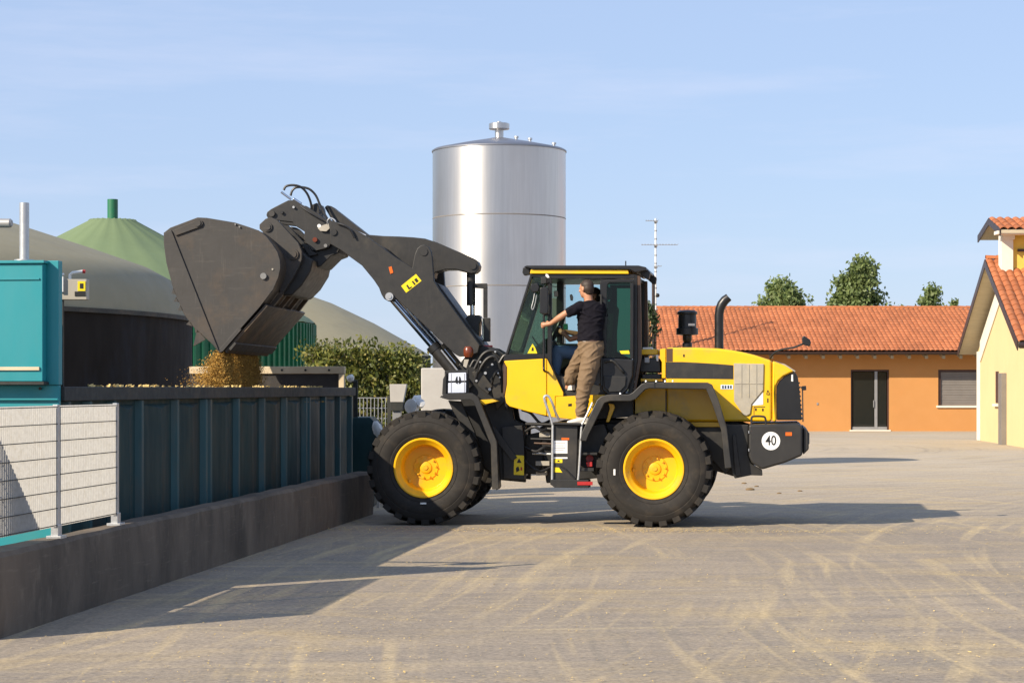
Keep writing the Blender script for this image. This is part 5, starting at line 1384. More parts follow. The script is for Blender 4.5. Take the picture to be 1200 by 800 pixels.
hose('step_rail', M['steel'], FR, [(694.3, 471.5, -1.2), (690.5, 480, -1.2), (684, 493.5, -1.2), (681.6, 500, -1.2), (680, 525, -1.2), (678.4, 552, -1.2), (677, 566, -1.2)], .015, parent=stp)
hose('cable', M['hose'], FR, [(656, 545, -1.19), (662, 549, -1.2), (668, 555, -1.2), (674, 561, -1.2)], .009, parent=stp)
part('battery_box', M['dark'], FR, [([(679, 500), (708, 496), (716, 515), (712, 548), (690, 550), (679, 545)], -.86, -.5)], 0.015, stp)
rod('hub_end', M['red'], FR, (691, 537, -.95), (691, 537, -.86), .05, stp)

# ------------------------------------------------------------------ hood
HW = .62
HOOD = [(770.5, 409), (780, 407), (815, 406.8), (842, 408), (858, 410), (870, 412.3), (884, 415.6), (897.5, 420), (910, 424), (920, 428), (931, 435), (924, 437.5), (918, 441), (912.5, 446), (909.5, 452), (909, 460), (910, 490), (910, 494), (771, 494), (781.2, 446), (781.2, 414)]
hd = part('hood', M['yellow'], FR, [([(780.4, 407), (815, 406.8), (842, 408), (858, 410), (870, 412.3), (884, 415.6), (897.5, 420), (904.6, 422.2), (904.6, 494), (780.4, 494)], -HW, HW)], 0.035)
part('rear_cover', M['yellow'], FR, [([(905.2, 422.4), (911, 424.4), (920, 428), (931, 435), (926, 437), (918, 441), (912.5, 446), (909.5, 452), (909, 460), (910, 494), (905.2, 494)], -HW, HW)], 0.03, hd)
part('cover_glare', M['box_grey'], FR, [([(909, 422.8), (920, 426.6), (932.6, 434.6), (930, 436.8), (919, 429.4), (909, 425.2)], -HW + .12, HW - .12)], 0.006, hd)  # pale strip shaped to stand for glare along the hood's top edge
part('rear_grille', M['black'], FR, [([(932, 436), (935, 442), (936.6, 452), (938, 470), (939.6, 492), (910.4, 492), (909.6, 462), (910, 452.4), (913, 446.4), (918.4, 441.6), (926, 437.6)], -HW + .03, HW - .03)], 0.012, hd)
for k in range(9):
    y = 447 + k * 5.2; x1 = 936.6 + k * .42
    part('louvre', M['black'], FR, [([(x1 - 6, y), (x1 + .7, y + .6), (x1 + .7, y + 2.6), (x1 - 6, y + 2.2)], -HW + .10, HW - .10)], 0.004, hd)
part('tail_lamp', M['white'], FR, [([(927.5, 439), (929.4, 438.6), (929.6, 447), (927.2, 446.6)], -HW + .015, -HW + .029)], 0.003, hd)
part('dark_stripe', M['grey'], FR, [([(780.6, 424), (800, 424), (820, 425), (840, 426.2), (859.2, 427.8), (859.2, 444), (780.6, 443)], -HW - .006, -HW - .0005)], 0.002, hd)
part('hood_band', M['cab_brown'], FR, [([(781.0, 408.4), (788.2, 408.2), (788.2, 423.5), (781.0, 423.5)], -HW - .004, -HW - .0005)], 0, hd)
gp = part('side_grille', M['perf'], FR, [([(860, 425.6), (895, 426.2), (894.2, 457), (880.6, 473.4), (879, 484.6), (875, 487), (871, 485.6), (860.2, 470)], -HW - .022, -HW - .0005)], 0.005, hd)
for x in (868.5, 877.2, 886):
    part('grille_rib', M['perf'], FR, [([(x, 427), (x + .8, 427), (x + .8, 466), (x, 465)], -HW - .028, -HW - .0225)], 0.001, gp)
part('grille_rib', M['perf'], FR, [([(861, 449), (893.6, 449), (893.6, 449.8), (861, 449.8)], -HW - .028, -HW - .0225)], 0.001, gp)
part('white_sticker', M['white'], FR, [([(894.2, 458.6), (894.2, 474), (881.6, 475), (882, 472.8)], -HW - .005, -HW - .0005)], 0, hd)
mp_ = part('model_plate', M['blue_white'], FR, [([(844.5, 450.6), (859, 450.8), (859, 456), (844.5, 455.8)], -HW - .006, -HW - .0005)], 0.001, hd)
for x in (846.3, 849.3, 852.6, 855.6):
    part('plate_mark', M['teal_side'], FR, [([(x, 451.6), (x + 1.7, 451.6), (x + 1.7, 455), (x, 455)], -HW - .0085, -HW - .0065)], 0, mp_)
hose('warning_mark', M['ink'], FR, [(898.3, 462, -HW - .004), (899.7, 457, -HW - .004), (901.2, 462, -HW - .004), (898.3, 462, -HW - .004)], .004, 5, hd)
part('warning_mark', M['ink'], FR, [([(899, 466.5), (900.4, 466.5), (900.4, 471.5), (899, 471.5)], -HW - .004, -HW - .0005)], 0, hd)
for x, y in ((884.8, 478), (893, 478.4), (800.5, 415)):
    part('latch', M['black'], FR, [([(x, y), (x + 1.6, y), (x + 1.6, y + 3), (x, y + 3)], -HW - .006, -HW - .0005)], 0, hd)
part('panel_seam', M['dark'], FR, [([(883.2, 476.2), (896.6, 476.2), (896.6, 477), (883.8, 477), (883.8, 486), (883.2, 486)], -HW - .0035, -HW - .0005)], 0, hd)
ex = MB(); ex.tube([FR(*p) for p in ((842.6, 410, -.25), (842.6, 385, -.25), (842.6, 369, -.25), (843.6, 362, -.25), (846, 356.4, -.25), (849.6, 351.6, -.25), (854, 348.2, -.25))], [.060, .060, .060, .062, .064, .062, .056], 20, False)
ex.tube([FR(*p) for p in ((854, 348.2, -.25), (846, 356.4, -.25), (843.0, 369, -.25))], [.050, .052, .052], 16, False)
ex.build('exhaust_pipe', M['black'], hd)
pc = MB(); o = FR(805.4, 407.4, .2)
def zz(y): return (407.4 - y) / F * o.y
pc.lathe([(0, -.03), (.066, -.03), (.066, zz(402)), (.05, zz(401)), (.062, zz(398)), (.062, zz(393)), (.15, zz(392)), (.15, zz(384.6)), (.125, zz(384)), (.122, zz(369)), (.138, zz(368)), (.138, zz(365.4)), (.10, zz(363.6)), (0, zz(363))], o, 28)
pcl = pc.build('precleaner', M['black'], hd)
part('white_mark', M['white'], FR, [([(806.6, 379), (814.2, 379), (814.2, 381.6), (806.6, 381.6)], .065, .072)], 0, pcl)
hose('mirror_arm', M['dark'], FR, [(902.5, 420, -.55), (906, 415, -.62), (914, 410, -.7), (930, 407, -.78), (940.5, 403, -.82)], .014, parent=hd)
part('rear_mirror', M['black'], FR, [([(939.5, 396.5), (941.5, 393), (949, 397.5), (950.6, 401.5), (949, 406), (940.5, 403.5)], -.88, -.78)], 0.012, hd)
hose('lamp_stalk', M['dark'], FR, [(941, 494, -.75), (940.6, 470, -.75), (940.2, 456, -.75), (938, 453.5, -.75), (935.5, 453.8, -.7)], .009, parent=hd)
part('stalk_lamp', M['black'], FR, [([(939.6, 452.2), (944.6, 451.8), (945, 457), (940, 457.4)], -.8, -.72)], 0.006, hd)
# plant between cab and hood
part('service_box', M['yellow'], FR, [([(750, 409.5), (771, 409), (771, 415.4), (750, 415.6)], -.5, .5)], 0.01, hd)
part('service_box', M['black'], FR, [([(748.5, 420), (773.5, 420), (774.5, 436), (750, 436)], -.52, .5), ([(752, 438), (775, 438), (775, 452), (752, 452)], -.5, .5)], 0.015, hd)
part('service_post', M['yellow'], FR, [([(773.4, 409), (780, 408), (780, 443), (775.6, 443), (775.6, 424), (773.4, 420)], -.6, .6)], 0.006, hd)
part('service_tray', M['yellow'], FR, [([(751, 443.5), (776, 444), (776, 446.6), (751, 446.6)], -.56, .5)], 0.004, hd)
part('filter_head', M['alu'], FR, [([(755.2, 418.8), (761, 418.6), (761, 425), (755.2, 425)], -.58, -.525)], 0.006, hd)
part('white_cap', M['white'], FR, [([(753, 407), (764, 406.6), (765, 409.2), (753, 409.4)], -.45, -.3)], 0.006, hd)
part('filter_head', M['white'], FR, [([(768.6, 415.8), (771.6, 415.8), (771.6, 423), (769.4, 423)], -.56, -.53)], 0.003, hd)
# wheel arch wall, yellow, shaded by the mudguard
part('arch_wall', M['yellow'], FR, [([(744, 455.6), (760, 452), (780.2, 452), (780.2, 496), (744, 496)], -HW - .0, HW), ([(781, 494.4), (844, 494.4), (844, 500), (781, 500)], -HW - .03, HW + .03)], 0.006, hd)
part('arch_seam', M['cab_brown'], FR, [([(779.8, 458), (781.2, 458), (781.2, 486), (779.8, 486)], -HW - .006, -HW - .0005)], 0, hd)
part('frame_rail', M['grey'], FR, [([(700, 495.5), (744, 496.5), (855, 496.5), (862, 540), (850, 556), (836, 540), (700, 540)], -.60, -.47)], 0.012, rfm)
part('yellow_bracket', M['yellow'], FR, [([(713, 472.5), (719, 473.5), (720.5, 477), (714, 494), (710, 494.5), (714.5, 478)], -.9, -.82)], 0.006, rfm)
# rear mudguard
outer = [(679.5, 516), (682, 506), (699.5, 468.5), (704, 464.4), (711, 462.4), (737, 461.8), (741.5, 459.4), (752, 449.5), (758, 447.6), (829, 448), (834.5, 450.5), (842.5, 470), (852, 502), (857.5, 548), (849.5, 549), (845, 504), (834.5, 473), (827.5, 456), (760.5, 455), (756, 456.4), (745, 467.4), (739, 470), (714.5, 470), (708.5, 472), (690, 509), (687, 517)]
rm = part('mudguard', M['grey'], FR, [(outer, -1.27, -1.20)], 0.012)
path = [(681.5, 514), (702, 468.6), (711, 464.4), (738, 464), (753, 451.8), (829.5, 450.4), (840, 472), (849, 503), (854, 548)]
q = MB(); a_ = [FR(x, y, -1.20) for x, y in path]; b_ = [FR(x + (1.5 if i < 2 else -1.0 if i > 5 else 0), y + 2.2, -1.20) for i, (x, y) in enumerate(path)]; e = FR.l * .56; ring = a_ + list(reversed(b_)); N = len(ring); n = len(path)
q.add(ring + [p + e for p in ring], [(i, (i + 1) % N, N + (i + 1) % N, N + i) for i in range(N)] + [(i, N - 1 - i, N - 2 - i, i + 1) for i in range(n - 1)] + [(N + i, N + i + 1, 2 * N - 2 - i, 2 * N - 1 - i) for i in range(n - 1)])
q.build('guard_sheet', M['grey'], rm, 0, 20)
FR.ref = -1.27
part('mudguard', M['grey'], FR, [(outer, 1.20, 1.27)], 0.012)
FR.ref = None
part('guard_seam', M['black'], FR, [([(766.6, 447.6), (767.6, 447.6), (767.6, 455.4), (766.6, 455.4)], -1.274, -1.2705)], 0, rm)
for x, y in ((757, 446.6), (769, 446.6), (779.5, 446.6), (788.5, 446.4), (727, 461)):
    q = MB(); c = FR(x, y + .6, -1.235); q.lathe([(0, .018), (.012, .018), (.016, 0)], c, 8); q.build('screw', M['steel'], rm)
mf = part('mud_flap', M['dark'], FR, [([(846, 498), (877, 497.4), (876.4, 533), (880.2, 543), (893, 550), (893.6, 557), (880, 556.6), (861, 560.4), (857.8, 553)], -1.0, -.93)], 0.01)
part('flap_fold', M['grey'], FR, [([(858, 510), (862, 508), (866, 540), (868.4, 556), (862, 558), (860, 540)], -1.03, -1.002)], 0.008, mf)
# counterweight
cwt = part('counterweight', M['grey'], FR, [([(877, 497.4), (935, 496), (940.5, 499.5), (940.5, 533.5), (920, 542), (893, 550), (880.5, 542), (877.2, 534)], -1.2, 1.2)], 0.03, None)
part('rear_bumper', M['grey'], FR, [([(941, 500), (947.4, 505), (948, 526), (941, 533)], -1.14, 1.14)], 0.02, cwt)
part('tow_recess', M['black'], FR, [([(945.2, 506), (948.6, 507), (948.6, 520), (945.2, 522)], -1.1, -.8), ([(945.2, 506), (948.6, 507), (948.6, 520), (945.2, 522)], -.6, -.3)], 0.008, cwt)
q = MB(); c0 = FR(903.4, 516.4, -1.2); q.lathe([(0, 0), (.118, 0), (.118, .003), (0, .003)], c0, 48, -FR.l, FR.a); dsk = q.build('speed_disc', M['white'], cwt)
def text_mesh(s, size, name, m, loc, ax, ay, an, sx=1.0, bold=0.0):
    cu = bpy.data.curves.new('lettering', 'FONT'); cu.body = s; cu.size = size; cu.align_x = 'CENTER'; cu.align_y = 'CENTER'; cu.extrude = 0.0008; cu.offset = bold
    o = bpy.data.objects.new('lettering', cu); COL.objects.link(o)
    me = bpy.data.meshes.new_from_object(o.evaluated_get(bpy.context.evaluated_depsgraph_get()))
    bpy.data.objects.remove(o)
    mt = Matrix(((ax.x * sx, ay.x, an.x, loc.x), (ax.y * sx, ay.y, an.y, loc.y), (ax.z * sx, ay.z, an.z, loc.z), (0, 0, 0, 1)))
    me.transform(mt); me.materials.clear(); me.materials.append(m)
    return me
me = text_mesh('40', .175, 'numeral', M['ink'], c0 - FR.l * .0045 - world_loc(dsk), FR.a, Vector((0, 0, 1)), -FR.l, 0.80, 0.0022)
o = bpy.data.objects.new('numeral', me); COL.objects.link(o); o.parent = dsk
part('orange_reflector', M['amber'], FR, [([(920.5, 506.2), (928, 506.2), (928, 510.4), (920.5, 510.4)], -1.206, -1.2005)], 0.001, cwt)
hose('lifting_loop', M['dark'], FR, [(880.8, 498, -1.0), (880.6, 491, -1.0), (882.5, 487.8, -1.0), (894, 487.8, -1.0), (897, 490.5, -1.0), (897.6, 498, -1.0)], .014, parent=cwt)
for y in (504.5, 525.5):
    part('bolt_plate', M['steel'], FR, [([(877, y), (878, y), (878, y + 3), (877, y + 3)], -1.21, -1.2015)], 0, cwt)

# ================================================================== people
def blend_mesh(mb, voxel, smooth_it=3, fac=0.5):
    """fuse overlapping tapered volumes into one continuous skin"""
    me = bpy.data.meshes.new('tmp'); me.from_pydata(mb.v, [], mb.f); me.validate()
    bm = bmesh.new(); bm.from_mesh(me); bmesh.ops.recalc_face_normals(bm, faces=bm.faces); bm.to_mesh(me); bm.free()
    o = bpy.data.objects.new('tmp', me); COL.objects.link(o)
    r = o.modifiers.new('r', 'REMESH'); r.mode = 'VOXEL'; r.voxel_size = voxel; r.use_smooth_shade = True
    s = o.modifiers.new('s', 'SMOOTH'); s.iterations = smooth_it; s.factor = fac
    out = bpy.data.meshes.new_from_object(o.evaluated_get(bpy.context.evaluated_depsgraph_get()))
    bpy.data.objects.remove(o)
    out.polygons.foreach_set('use_smooth', [True] * len(out.polygons))
    return out
def skin_obj(name, mb, m, parent, voxel=0.008, it=3, crease=0.0):
    off = world_loc(parent)
    mb.v = [(p[0] - off.x, p[1] - off.y, p[2] - off.z) for p in mb.v]
    me = blend_mesh(mb, voxel, it); me.name = name; me.materials.clear(); me.materials.append(m)
    if crease:                              # folds in the cloth
        for v in me.vertices:
            p = v.co; q = Vector((p.x * 5 + p.z * 3.5, p.y * 5, p.z * 11 - p.x * 6))
            r = 1 - abs(noise.noise(q)) * 2.2; r2 = noise.noise(p * 16)
            v.co = p + v.normal * (crease * (max(r, 0) ** 2 * 1.2 - .5 + .45 * r2))
        me.update()
    o = bpy.data.objects.new(name, me); COL.objects.link(o); o.parent = parent
    return o
def loft(mb, rows, wid, dep, n=20):
    """rows: (centre, half width along wid, half depth along dep); horizontal ellipses, capped by small ends"""
    rings = [[c + wid * (a * math.cos(t)) + dep * (b * math.sin(t)) for t in (2 * math.pi * k / n for k in range(n))] for c, a, b in rows]
    mb.loops(rings)
def limb(mb, pts, rs, n=14):
    # subdivide for a smooth taper, balls at the ends
    P_ = [Vector(p) for p in pts]; path = []; rad = []
    for i in range(len(P_) - 1):
        for k in range(5):
            t = k / 5; path.append(P_[i].lerp(P_[i + 1], t)); rad.append(rs[i] + (rs[i + 1] - rs[i]) * t)
    path.append(P_[-1]); rad.append(rs[-1])
    mb.tube(path, rad, n)
    mb.ball(P_[0], rs[0] * .98, 10); mb.ball(P_[-1], rs[-1] * .98, 10)
    for i in range(1, len(P_) - 1): mb.ball(P_[i], rs[i] * .99, 10)

A3 = FR
UP = Vector((0, 0, 1))
def head(mb, c, fwd, r=.098):
    """skull, jaw, nose, ears, brow; fwd = where the face looks"""
    fwd = fwd.normalized(); sd = UP.cross(fwd).normalized()
    def e(o, rx, ry, rz, n=12):
        rings = []
        for i in range(1, n):
            a = math.pi * i / n
            rings.append([o + sd * (rx * math.sin(a) * math.cos(t)) + fwd * (ry * math.sin(a) * math.sin(t)) - UP * (rz * math.cos(a)) for t in (2 * math.pi * k / 16 for k in range(16))])
        mb.loops(rings)
    e(c + UP * .025, .078, .098, .092); e(c + fwd * .022 - UP * .045, .060, .078, .075); e(c + fwd * .05 - UP * .088, .036, .04, .03)
    e(c + fwd * .108 - UP * .022, .013, .018, .024, 8); e(c + fwd * .092 + UP * .012, .052, .014, .013, 8); e(c + fwd * .094 - UP * .062, .024, .012, .010, 8)
    for s in (-1, 1):
        e(c + sd * (.080 * s) - fwd * .005 - UP * .008, .010, .020, .033, 8); e(c + sd * (.045 * s) + fwd * .07 - UP * .025, .022, .022, .02, 8)
    return sd
def hair(c, fwd, par, m):
    """close-cropped cap: crown, back of the skull and nape, leaving ears and face free"""
    fwd = fwd.normalized(); sd = UP.cross(fwd).normalized(); q = MB()
    def e(o, rx, ry, rz, n=14):
        rings = []
        for i in range(1, n):
            a = math.pi * i / n
            rings.append([o + sd * (rx * math.sin(a) * math.cos(t)) + fwd * (ry * math.sin(a) * math.sin(t)) - UP * (rz * math.cos(a)) for t in (2 * math.pi * k / 18 for k in range(18))])
        q.loops(rings)
    e(c + UP * .042 - fwd * .012, .080, .096, .084); e(c + UP * .005 - fwd * .036, .078, .074, .082); e(c - UP * .040 - fwd * .045, .062, .055, .05)
    return skin_obj('hair', q, m, par, 0.007, 2)
def hand_grip(mb, wrist, palm, rail_dir, side, n=4, r=.0088):
    """palm with four curled fingers and a thumb closing round a rail through palm"""
    d = (palm - wrist).normalized(); rd = rail_dir.normalized(); out = d.cross(rd).normalized() * side
    kn = palm + out * .018
    limb(mb, [wrist, wrist + d * .03, palm - d * .01 + out * .016], [.026, .029, .032], 10)
    for k in range(4):
        o = rd * (.030 - .020 * k); L = (1.0, 1.08, 1.02, .82)[k]
        p0 = palm - d * .012 + out * .024 + o
        p1 = p0 + d * .036 * L - out * .004; p2 = p1 + d * .010 - out * .028 * L; p3 = p2 - d * .024 * L - out * .010
        limb(mb, [p0, p1, p2, p3], [r * 1.05, r, r * .92, r * .8], 8)
    t0 = wrist + d * .035 + rd * .018; t1 = t0 + d * .022 + rd * .022 - out * .008; t2 = t1 + d * .026 - out * .022
    limb(mb, [t0, t1, t2], [.013, .011, .009], 8)

def shoe(mb, heel, toe, ht=.075, hw=.045):
    d = toe - heel; L = d.length; d.normalize(); s = d.cross(UP).normalized(); rings = []
    for f, w, h in ((0, .6, .75), (.08, .85, 1.0), (.25, .85, 1.05), (.42, .85, .95), (.6, 1.0, .70), (.8, 1.0, .55), (.94, .8, .45), (1, .45, .32)):
        c = heel + d * (L * f)
        rings.append([c + s * (hw * w * math.cos(t)) + UP * (max(0.0, (ht * h) * (0.5 + 0.5 * math.sin(t)) if math.sin(t) > -.5 else 0.0)) for t in (2 * math.pi * k / 16 for k in range(16))])
    mb.loops(rings)

# ---- the man climbing into the cab
man = thing('person', FR(680, 495, -1.05), 'man in a navy T-shirt and brown trousers climbing the loader steps', 'person')
aw, lw = FR.a, FR.l
fwd = (-aw * .80 + lw * .60)
hc = A3(687.3, 338.6, -.96)
neck = A3(690, 352, -.97)
sh_n = A3(677.5, 360.5, -1.02); el_n = A3(663.2, 367.0, -1.08); wr_n = A3(645.5, 378.8, -1.0); rail_pt = A3(637.2, 380.8, -.96)
sh_f = A3(704, 361, -.93); el_f = A3(712, 377, -.80); wr_f = A3(708, 368, -.62)
body = MB()
head(body, hc, fwd)
limb(body, [hc - UP * .06 - fwd * .015, neck + UP * .0, neck - UP * .05], [.058, .060, .075])
tor = [(A3(692.5, 402, -1.0), .150, .105), (A3(692, 390, -.99), .145, .10), (A3(692.5, 376, -.97), .165, .11), (A3(691.5, 364, -.96), .175, .11), (A3(690.5, 357, -.96), .13, .085), (A3(690, 353, -.96), .06, .06)]
loft(body, tor, aw, lw)
limb(body, [sh_n, el_n, A3(655, 372.4, -1.05), wr_n], [.052, .043, .042, .028])
hand_grip(body, wr_n, rail_pt, UP, -1)
limb(body, [sh_f, el_f, wr_f], [.05, .042, .03]); hand_grip(body, wr_f, wr_f + (wr_f - el_f).normalized() * .07, lw, 1)
hip_s, kn_s, an_s = A3(694, 412, -1.02), A3(688, 448, -1.05), A3(680.5, 485, -1.06)
hip_b, kn_b, an_b = A3(688, 412, -.92), A3(676, 430, -.70), A3(667.5, 447, -.78)
limb(body, [hip_s, kn_s, an_s], [.085, .062, .042]); limb(body, [hip_b, kn_b, an_b], [.085, .062, .042])
limb(body, [an_s, A3(676, 493, -1.07)], [.042, .03]); limb(body, [an_b, A3(664.5, 454, -.76)], [.042, .028])
bo = skin_obj('body', body, M['skin'], man, 0.0065, 4)
hair(hc, fwd, man, M['hair'])
sh = MB()
rows = [(A3(691.5, 399.8, -1.0), .172, .13), (A3(691.6, 394, -1.0), .172, .13), (A3(692, 386, -.99), .168, .125), (A3(692.4, 376, -.97), .180, .128), (A3(692, 366, -.96), .192, .128), (A3(691.5, 360, -.96), .185, .115), (A3(690.8, 356, -.96), .140, .095), (A3(690.2, 352.6, -.96), .075, .075)]
loft(sh, rows, aw, lw, 28)
limb(sh, [A3(680, 359.5, -1.0), A3(673.2, 362.6, -1.05), A3(667.2, 366.0, -1.07)], [.080, .072, .064], 16)
limb(sh, [A3(703, 360, -.94), A3(707.6, 368, -.87)], [.078, .064], 16)
for (x0, y0, x1, y1, w0, w1, r) in ((680, 366, 700, 372, -1.10, -1.09, .018), (683, 378, 704, 374, -1.10, -1.09, .02), (681, 390, 700, 385, -1.11, -1.10, .02), (690, 396, 706, 391, -1.12, -1.05, .016), (684, 362, 692, 384, -1.09, -1.10, .016)):
    limb(sh, [A3(x0, y0, w0 + .015), A3((x0 + x1) / 2, (y0 + y1) / 2 + 1, w0 + .008), A3(x1, y1, w1 + .02)], [r * .5, r, r * .5], 8)
so = skin_obj('t_shirt', sh, M['navy'], man, 0.009, 4, 0.011)
tr = MB()
loft(tr, [(A3(691.8, 396.5, -1.0), .160, .118), (A3(692, 402, -1.0), .168, .128), (A3(692.5, 410, -1.0), .176, .135), (A3(692.5, 417, -.99), .165, .13), (A3(692, 421, -.98), .12, .10)], aw, lw, 28)
limb(tr, [A3(694.5, 411, -1.04), A3(691, 430, -1.06), A3(685.5, 450, -1.07), A3(682.5, 466, -1.07), A3(681.5, 483.5, -1.07)], [.128, .128, .108, .090, .076], 18)
limb(tr, [A3(687, 411, -.92), A3(680, 422, -.84), A3(674.5, 432, -.78), A3(670, 438, -.78), A3(667.6, 445, -.79)], [.125, .118, .105, .092, .084], 18)
for (x0, y0, x1, y1, w, r) in ((700, 418, 684, 424, -1.15, .018), (694, 446, 681, 452, -1.145, .015), (691, 455, 680, 458, -1.135, .013), (686, 478, 675, 482, -1.13, .014), (685, 484, 674, 486, -1.125, .012), (703, 405, 690, 414, -1.13, .014)):
    limb(tr, [A3(x0, y0, w + .03), A3((x0 + x1) / 2, (y0 + y1) / 2 + 1.2, w + .012), A3(x1, y1, w + .03)], [r * .5, r, r * .5], 8)
trs = skin_obj('trousers', tr, M['khaki'], man, 0.009, 4, 0.012)
q = MB(); loft(q, [(A3(691.8, 396.8, -1.0), .158, .116), (A3(691.8, 400.4, -1.0), .169, .130)], aw, lw, 32); q.build('belt', M['cab_brown'], man)
s_ = MB(); shoe(s_, A3(690, 496.8, -1.05), A3(664.5, 496.8, -1.10), .105, .055)
sq = s_.build('shoe', M['shoe'], man, smooth=45)
q = MB(); FR.prism(q, [(666, 495.4), (689, 495.2), (689, 496.9), (666, 496.9)], -1.125, -1.02); q.build('sole', M['pale_trim'], sq, 0.01)
s_ = MB(); shoe(s_, A3(672, 457.0, -.80), A3(659.5, 457.0, -.66), .10, .052); s_.build('shoe', M['shoe'], man, smooth=45)

# ---- the driver seated behind him
drv = thing('person', FR(690, 455, -.05), 'seated driver in blue jeans at the steering wheel, mostly hidden behind the climbing man', 'person')
body = MB(); dh = A3(695.5, 347, .02); df = (-aw * .95 - lw * .3)
head(body, dh, df)
limb(body, [dh - UP * .06, A3(696, 361, .02)], [.055, .07])
loft(body, [(A3(696, 420, 0), .13, .17), (A3(698, 400, 0), .11, .16), (A3(698, 378, 0), .115, .185), (A3(697, 366, 0), .10, .17), (A3(696, 361, 0), .06, .07)], aw, lw)
limb(body, [A3(694, 372, -.2), A3(684, 393, -.30), A3(668, 397.5, -.33), A3(662.5, 392.5, -.28)], [.05, .043, .036, .028]); hand_grip(body, A3(662.5, 392.5, -.28), A3(657.5, 387, -.21), lw, 1)
limb(body, [A3(694, 372, .2), A3(680, 392, .28), A3(660, 388, .2)], [.05, .043, .03])
for s in (-.13, .13):
    limb(body, [A3(692, 416, s), A3(653, 411, s * 1.5), A3(650, 446, s * 1.3)], [.085, .062, .042]); limb(body, [A3(650, 447, s * 1.3), A3(640, 452, s * 1.3)], [.04, .03])
skin_obj('body', body, M['skin'], drv, 0.008, 4)
hair(dh, df, drv, M['hair'])
q = MB(); loft(q, [(A3(697, 418, 0), .15, .19), (A3(698, 400, 0), .13, .18), (A3(698, 380, 0), .135, .20), (A3(697, 368, 0), .12, .19), (A3(696, 363, 0), .07, .08)], aw, lw, 24)
limb(q, [A3(694, 372, -.2), A3(687, 387, -.27)], [.075, .06]); limb(q, [A3(694, 372, .2), A3(685, 386, .26)], [.075, .06])
skin_obj('shirt', q, M['navy'], drv, 0.011, 3)
q = MB()
for s in (-.13, .13):
    limb(q, [A3(694, 416, s), A3(653.5, 411.5, s * 1.5), A3(651, 432, s * 1.4), A3(650, 446, s * 1.3)], [.11, .088, .072, .062], 16)
skin_obj('jeans', q, M['denim'], drv, 0.011, 3)
for s in (-.17, .17):
    q = MB(); shoe(q, A3(653, 455, s), A3(634, 455, s)); q.build('shoe', M['dark'], drv, smooth=45)

# ================================================================== silage
rng = random.Random(23)
# heap inside the container
hp_ = MB(); ny, nx = 60, 26
y0, y1 = CY0 + .4, CY1 - .15
grid = []
for j in range(ny + 1):
    for i in range(nx + 1):
        yy = y0 + (y1 - y0) * j / ny; d = 0.13 + 2.40 * i / nx
        bx = (yy - 27.5) / 1.3; by = (d - 1.5) / .8
        z = 1.52 + .42 * math.exp(-(bx * bx + by * by) * .8) + .10 * noise.noise((yy * 1.7, d * 1.7, 0)) + .07 * noise.noise((yy * 6, d * 6, 3)) - .15 * max(0, (20 - yy) / 4)
        z = min(z, 1.74); z = max(z, .8)
        grid.append(WP(yy, CO - d, z))
hp_.add(grid, [(j * (nx + 1) + i, j * (nx + 1) + i + 1, (j + 1) * (nx + 1) + i + 1, (j + 1) * (nx + 1) + i) for j in range(ny) for i in range(nx)])
tag(hp_.build('silage_heap', M['silage_dark'], smooth=20), 'brown silage heaped inside the dark teal container', 'silage', kind='stuff')
def flake(mb, p, s, rg, flat=.5):
    u = Vector((rg.gauss(0, 1), rg.gauss(0, 1), rg.gauss(0, 1))).normalized(); w = u.orthogonal().normalized(); t = u.cross(w)
    mb.add([p + w * s, p + t * s * flat, p - w * s, p - t * s * flat * .8, p + u * s * .4], [(0, 1, 4), (1, 2, 4), (2, 3, 4), (3, 0, 4), (0, 3, 2, 1)])
# the stream falling from the cutting edge
fs_ = MB()
for _ in range(52000):
    w = -1.3 + 2.2 * rng.random()
    if -.85 < w < -.5 and rng.random() < .7: continue
    t = rng.random() ** .85
    top = FF(258, 413, -BW) + FF.l * (w + BW); zb_ = 1.74 + .16 * rng.random()
    spread = .03 + .10 * t
    p = Vector((top.x - .03 * t + abs(rng.gauss(0, 1)) * spread * (-1.6 if rng.random() < .6 else .6), top.y + rng.gauss(0, .04 + .06 * t), top.z + .03 + (zb_ - top.z) * t))
    flake(fs_, p, rng.uniform(.005, .017), rng, rng.uniform(.25, .9))
# pile it builds up
for _ in range(14000):
    a = rng.gauss(0, .34); b = rng.uniform(-1.3, .6)
    top = FF(258, 413, -BW) + FF.l * (b + BW); r = abs(a)
    h = .20 * math.exp(-(a / .36) ** 2) * (.75 + .35 * noise.noise((a * 4, b * 4, 1)))
    p = Vector((top.x - .06 + a, top.y + rng.gauss(0, .05), 1.62 + h * rng.uniform(.2, 1.05)))
    flake(fs_, p, rng.uniform(.006, .02), rng, rng.uniform(.4, .9))
for _ in range(9000):                    # fines blowing off the stream
    w = -1.3 + 2.2 * rng.random(); t = rng.random()
    top = FF(258, 413, -BW) + FF.l * (w + BW)
    p = Vector((top.x + rng.gauss(-.10, .20) * (.25 + t), top.y + rng.gauss(0, .14), top.z + .02 - .50 * t))
    if p.z > 1.72: flake(fs_, p, rng.uniform(.003, .008), rng, .6)
tag(fs_.build('falling_silage', M['silage'], smooth=0), 'golden chopped silage pouring from the bucket edge into the container', 'silage', kind='stuff')
# crumbs on the container rail
q = MB()
for _ in range(170):
    c = rng.choice([18.8, 19.3, 20.4, 20.9, 22.0, 23.5, 25.0, 26.6, 27.4, 28.2]); y = min(max(c + rng.gauss(0, .28), 17.3), 29.2)
    flake(q, WP(y, CO - rng.uniform(0, .09), CTOP + .006), rng.uniform(.012, .035), rng, .7)
tag(q.build('rail_crumbs', M['straw'], smooth=0), 'pale silage crumbs lying along the container rim', 'silage', kind='stuff')
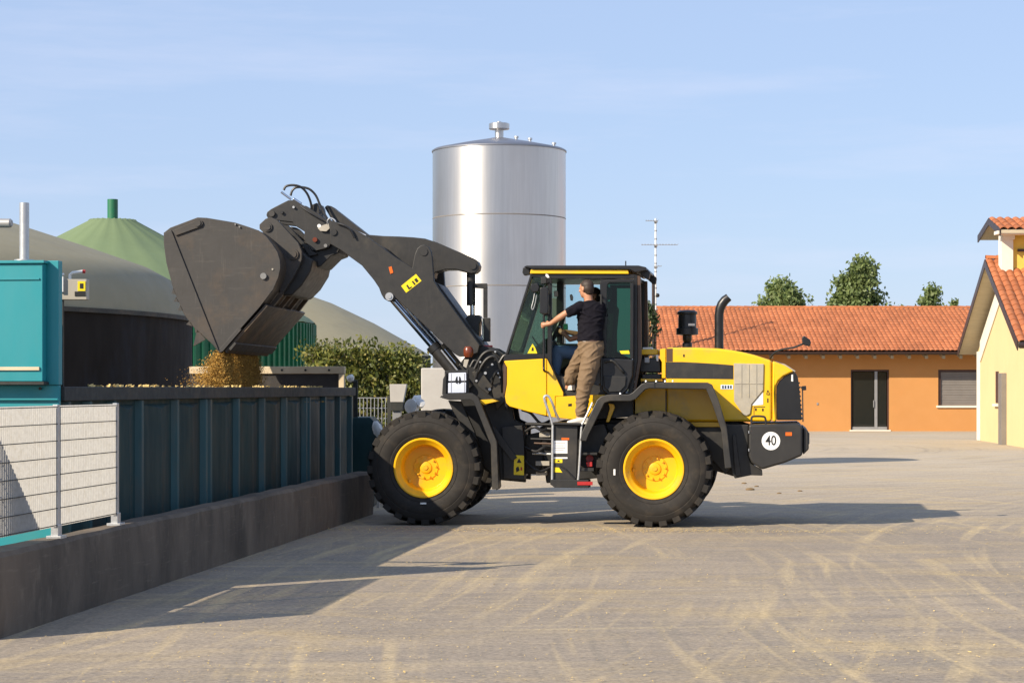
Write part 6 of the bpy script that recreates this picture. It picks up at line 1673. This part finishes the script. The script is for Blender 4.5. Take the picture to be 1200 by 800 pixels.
# straw flakes over the yard
q = MB()
cnt = 0
while cnt < 5200:
    y = 11.5 + 26 * rng.random() ** 1.5; x = rng.uniform(-.27, .27) * y
    if x < XW(y) + .1: continue
    v = noise.noise((x * .45, y * .3, 2.2))
    if v < rng.uniform(-.5, .5): continue
    s = rng.uniform(.005, .014) * (1.6 if rng.random() < .05 else 1)
    a = rng.uniform(0, 6.28); d = Vector((math.cos(a), math.sin(a), rng.uniform(-.15, .3))); e = Vector((-d.y, d.x, rng.uniform(-.1, .3)))
    p = Vector((x, y, .010))
    q.add([p + d * s, p + e * s * .45, p - d * s, p - e * s * .45], [(0, 1, 2, 3)]); cnt += 1
# a trodden line of spilled silage along the wheels
for _ in range(2600):
    x = rng.gauss(1.2, 2.2); y = 25.9 + rng.gauss(0, .22) - (x - 1.2) * .06
    s = rng.uniform(.006, .018); a = rng.uniform(0, 6.28); d = Vector((math.cos(a), math.sin(a), .1)); e = Vector((-d.y, d.x, .15)); p = Vector((x, y, .012))
    q.add([p + d * s, p + e * s * .5, p - d * s, p - e * s * .5], [(0, 1, 2, 3)])
tag(q.build('straw_litter', M['straw'], smooth=0), 'tiny golden straw flakes scattered over the concrete yard', 'straw', kind='stuff')
# clods beyond the rear wheel
for i, (x, y, r, lab) in enumerate(((872, 566.5, .035, 'flat brown soil clod, leftmost of the small clods behind the rear wheel'), (879, 574, .055, 'largest brown soil clod on the yard behind the rear wheel'),
                             (886.5, 570, .03, 'small dark soil clod just above the largest one'), (913, 578, .028, 'lone small soil clod between the rear wheel and the far right clod'), (937.5, 575.5, .03, 'rightmost small soil clod on the yard beyond the counterweight'))):
    Yc = H * F / (y - HY); q = MB(); c = P(x, y, Yc); c.z = r * .25; n_ = 8
    rings = []
    for k in range(1, n_):
        a = math.pi * k / n_; rings.append([c + Vector((r * 1.5 * math.sin(a) * math.cos(t) * (1 + .3 * noise.noise((i, k, t))), r * math.sin(a) * math.sin(t), -r * .5 * math.cos(a) * (1 + .4 * noise.noise((t, i, k))))) for t in (2 * math.pi * j / 9 for j in range(9))])
    q.loops(rings)
    tag(q.build('soil_clod', M['clod']), lab, 'clod', 'soil clods on the yard')
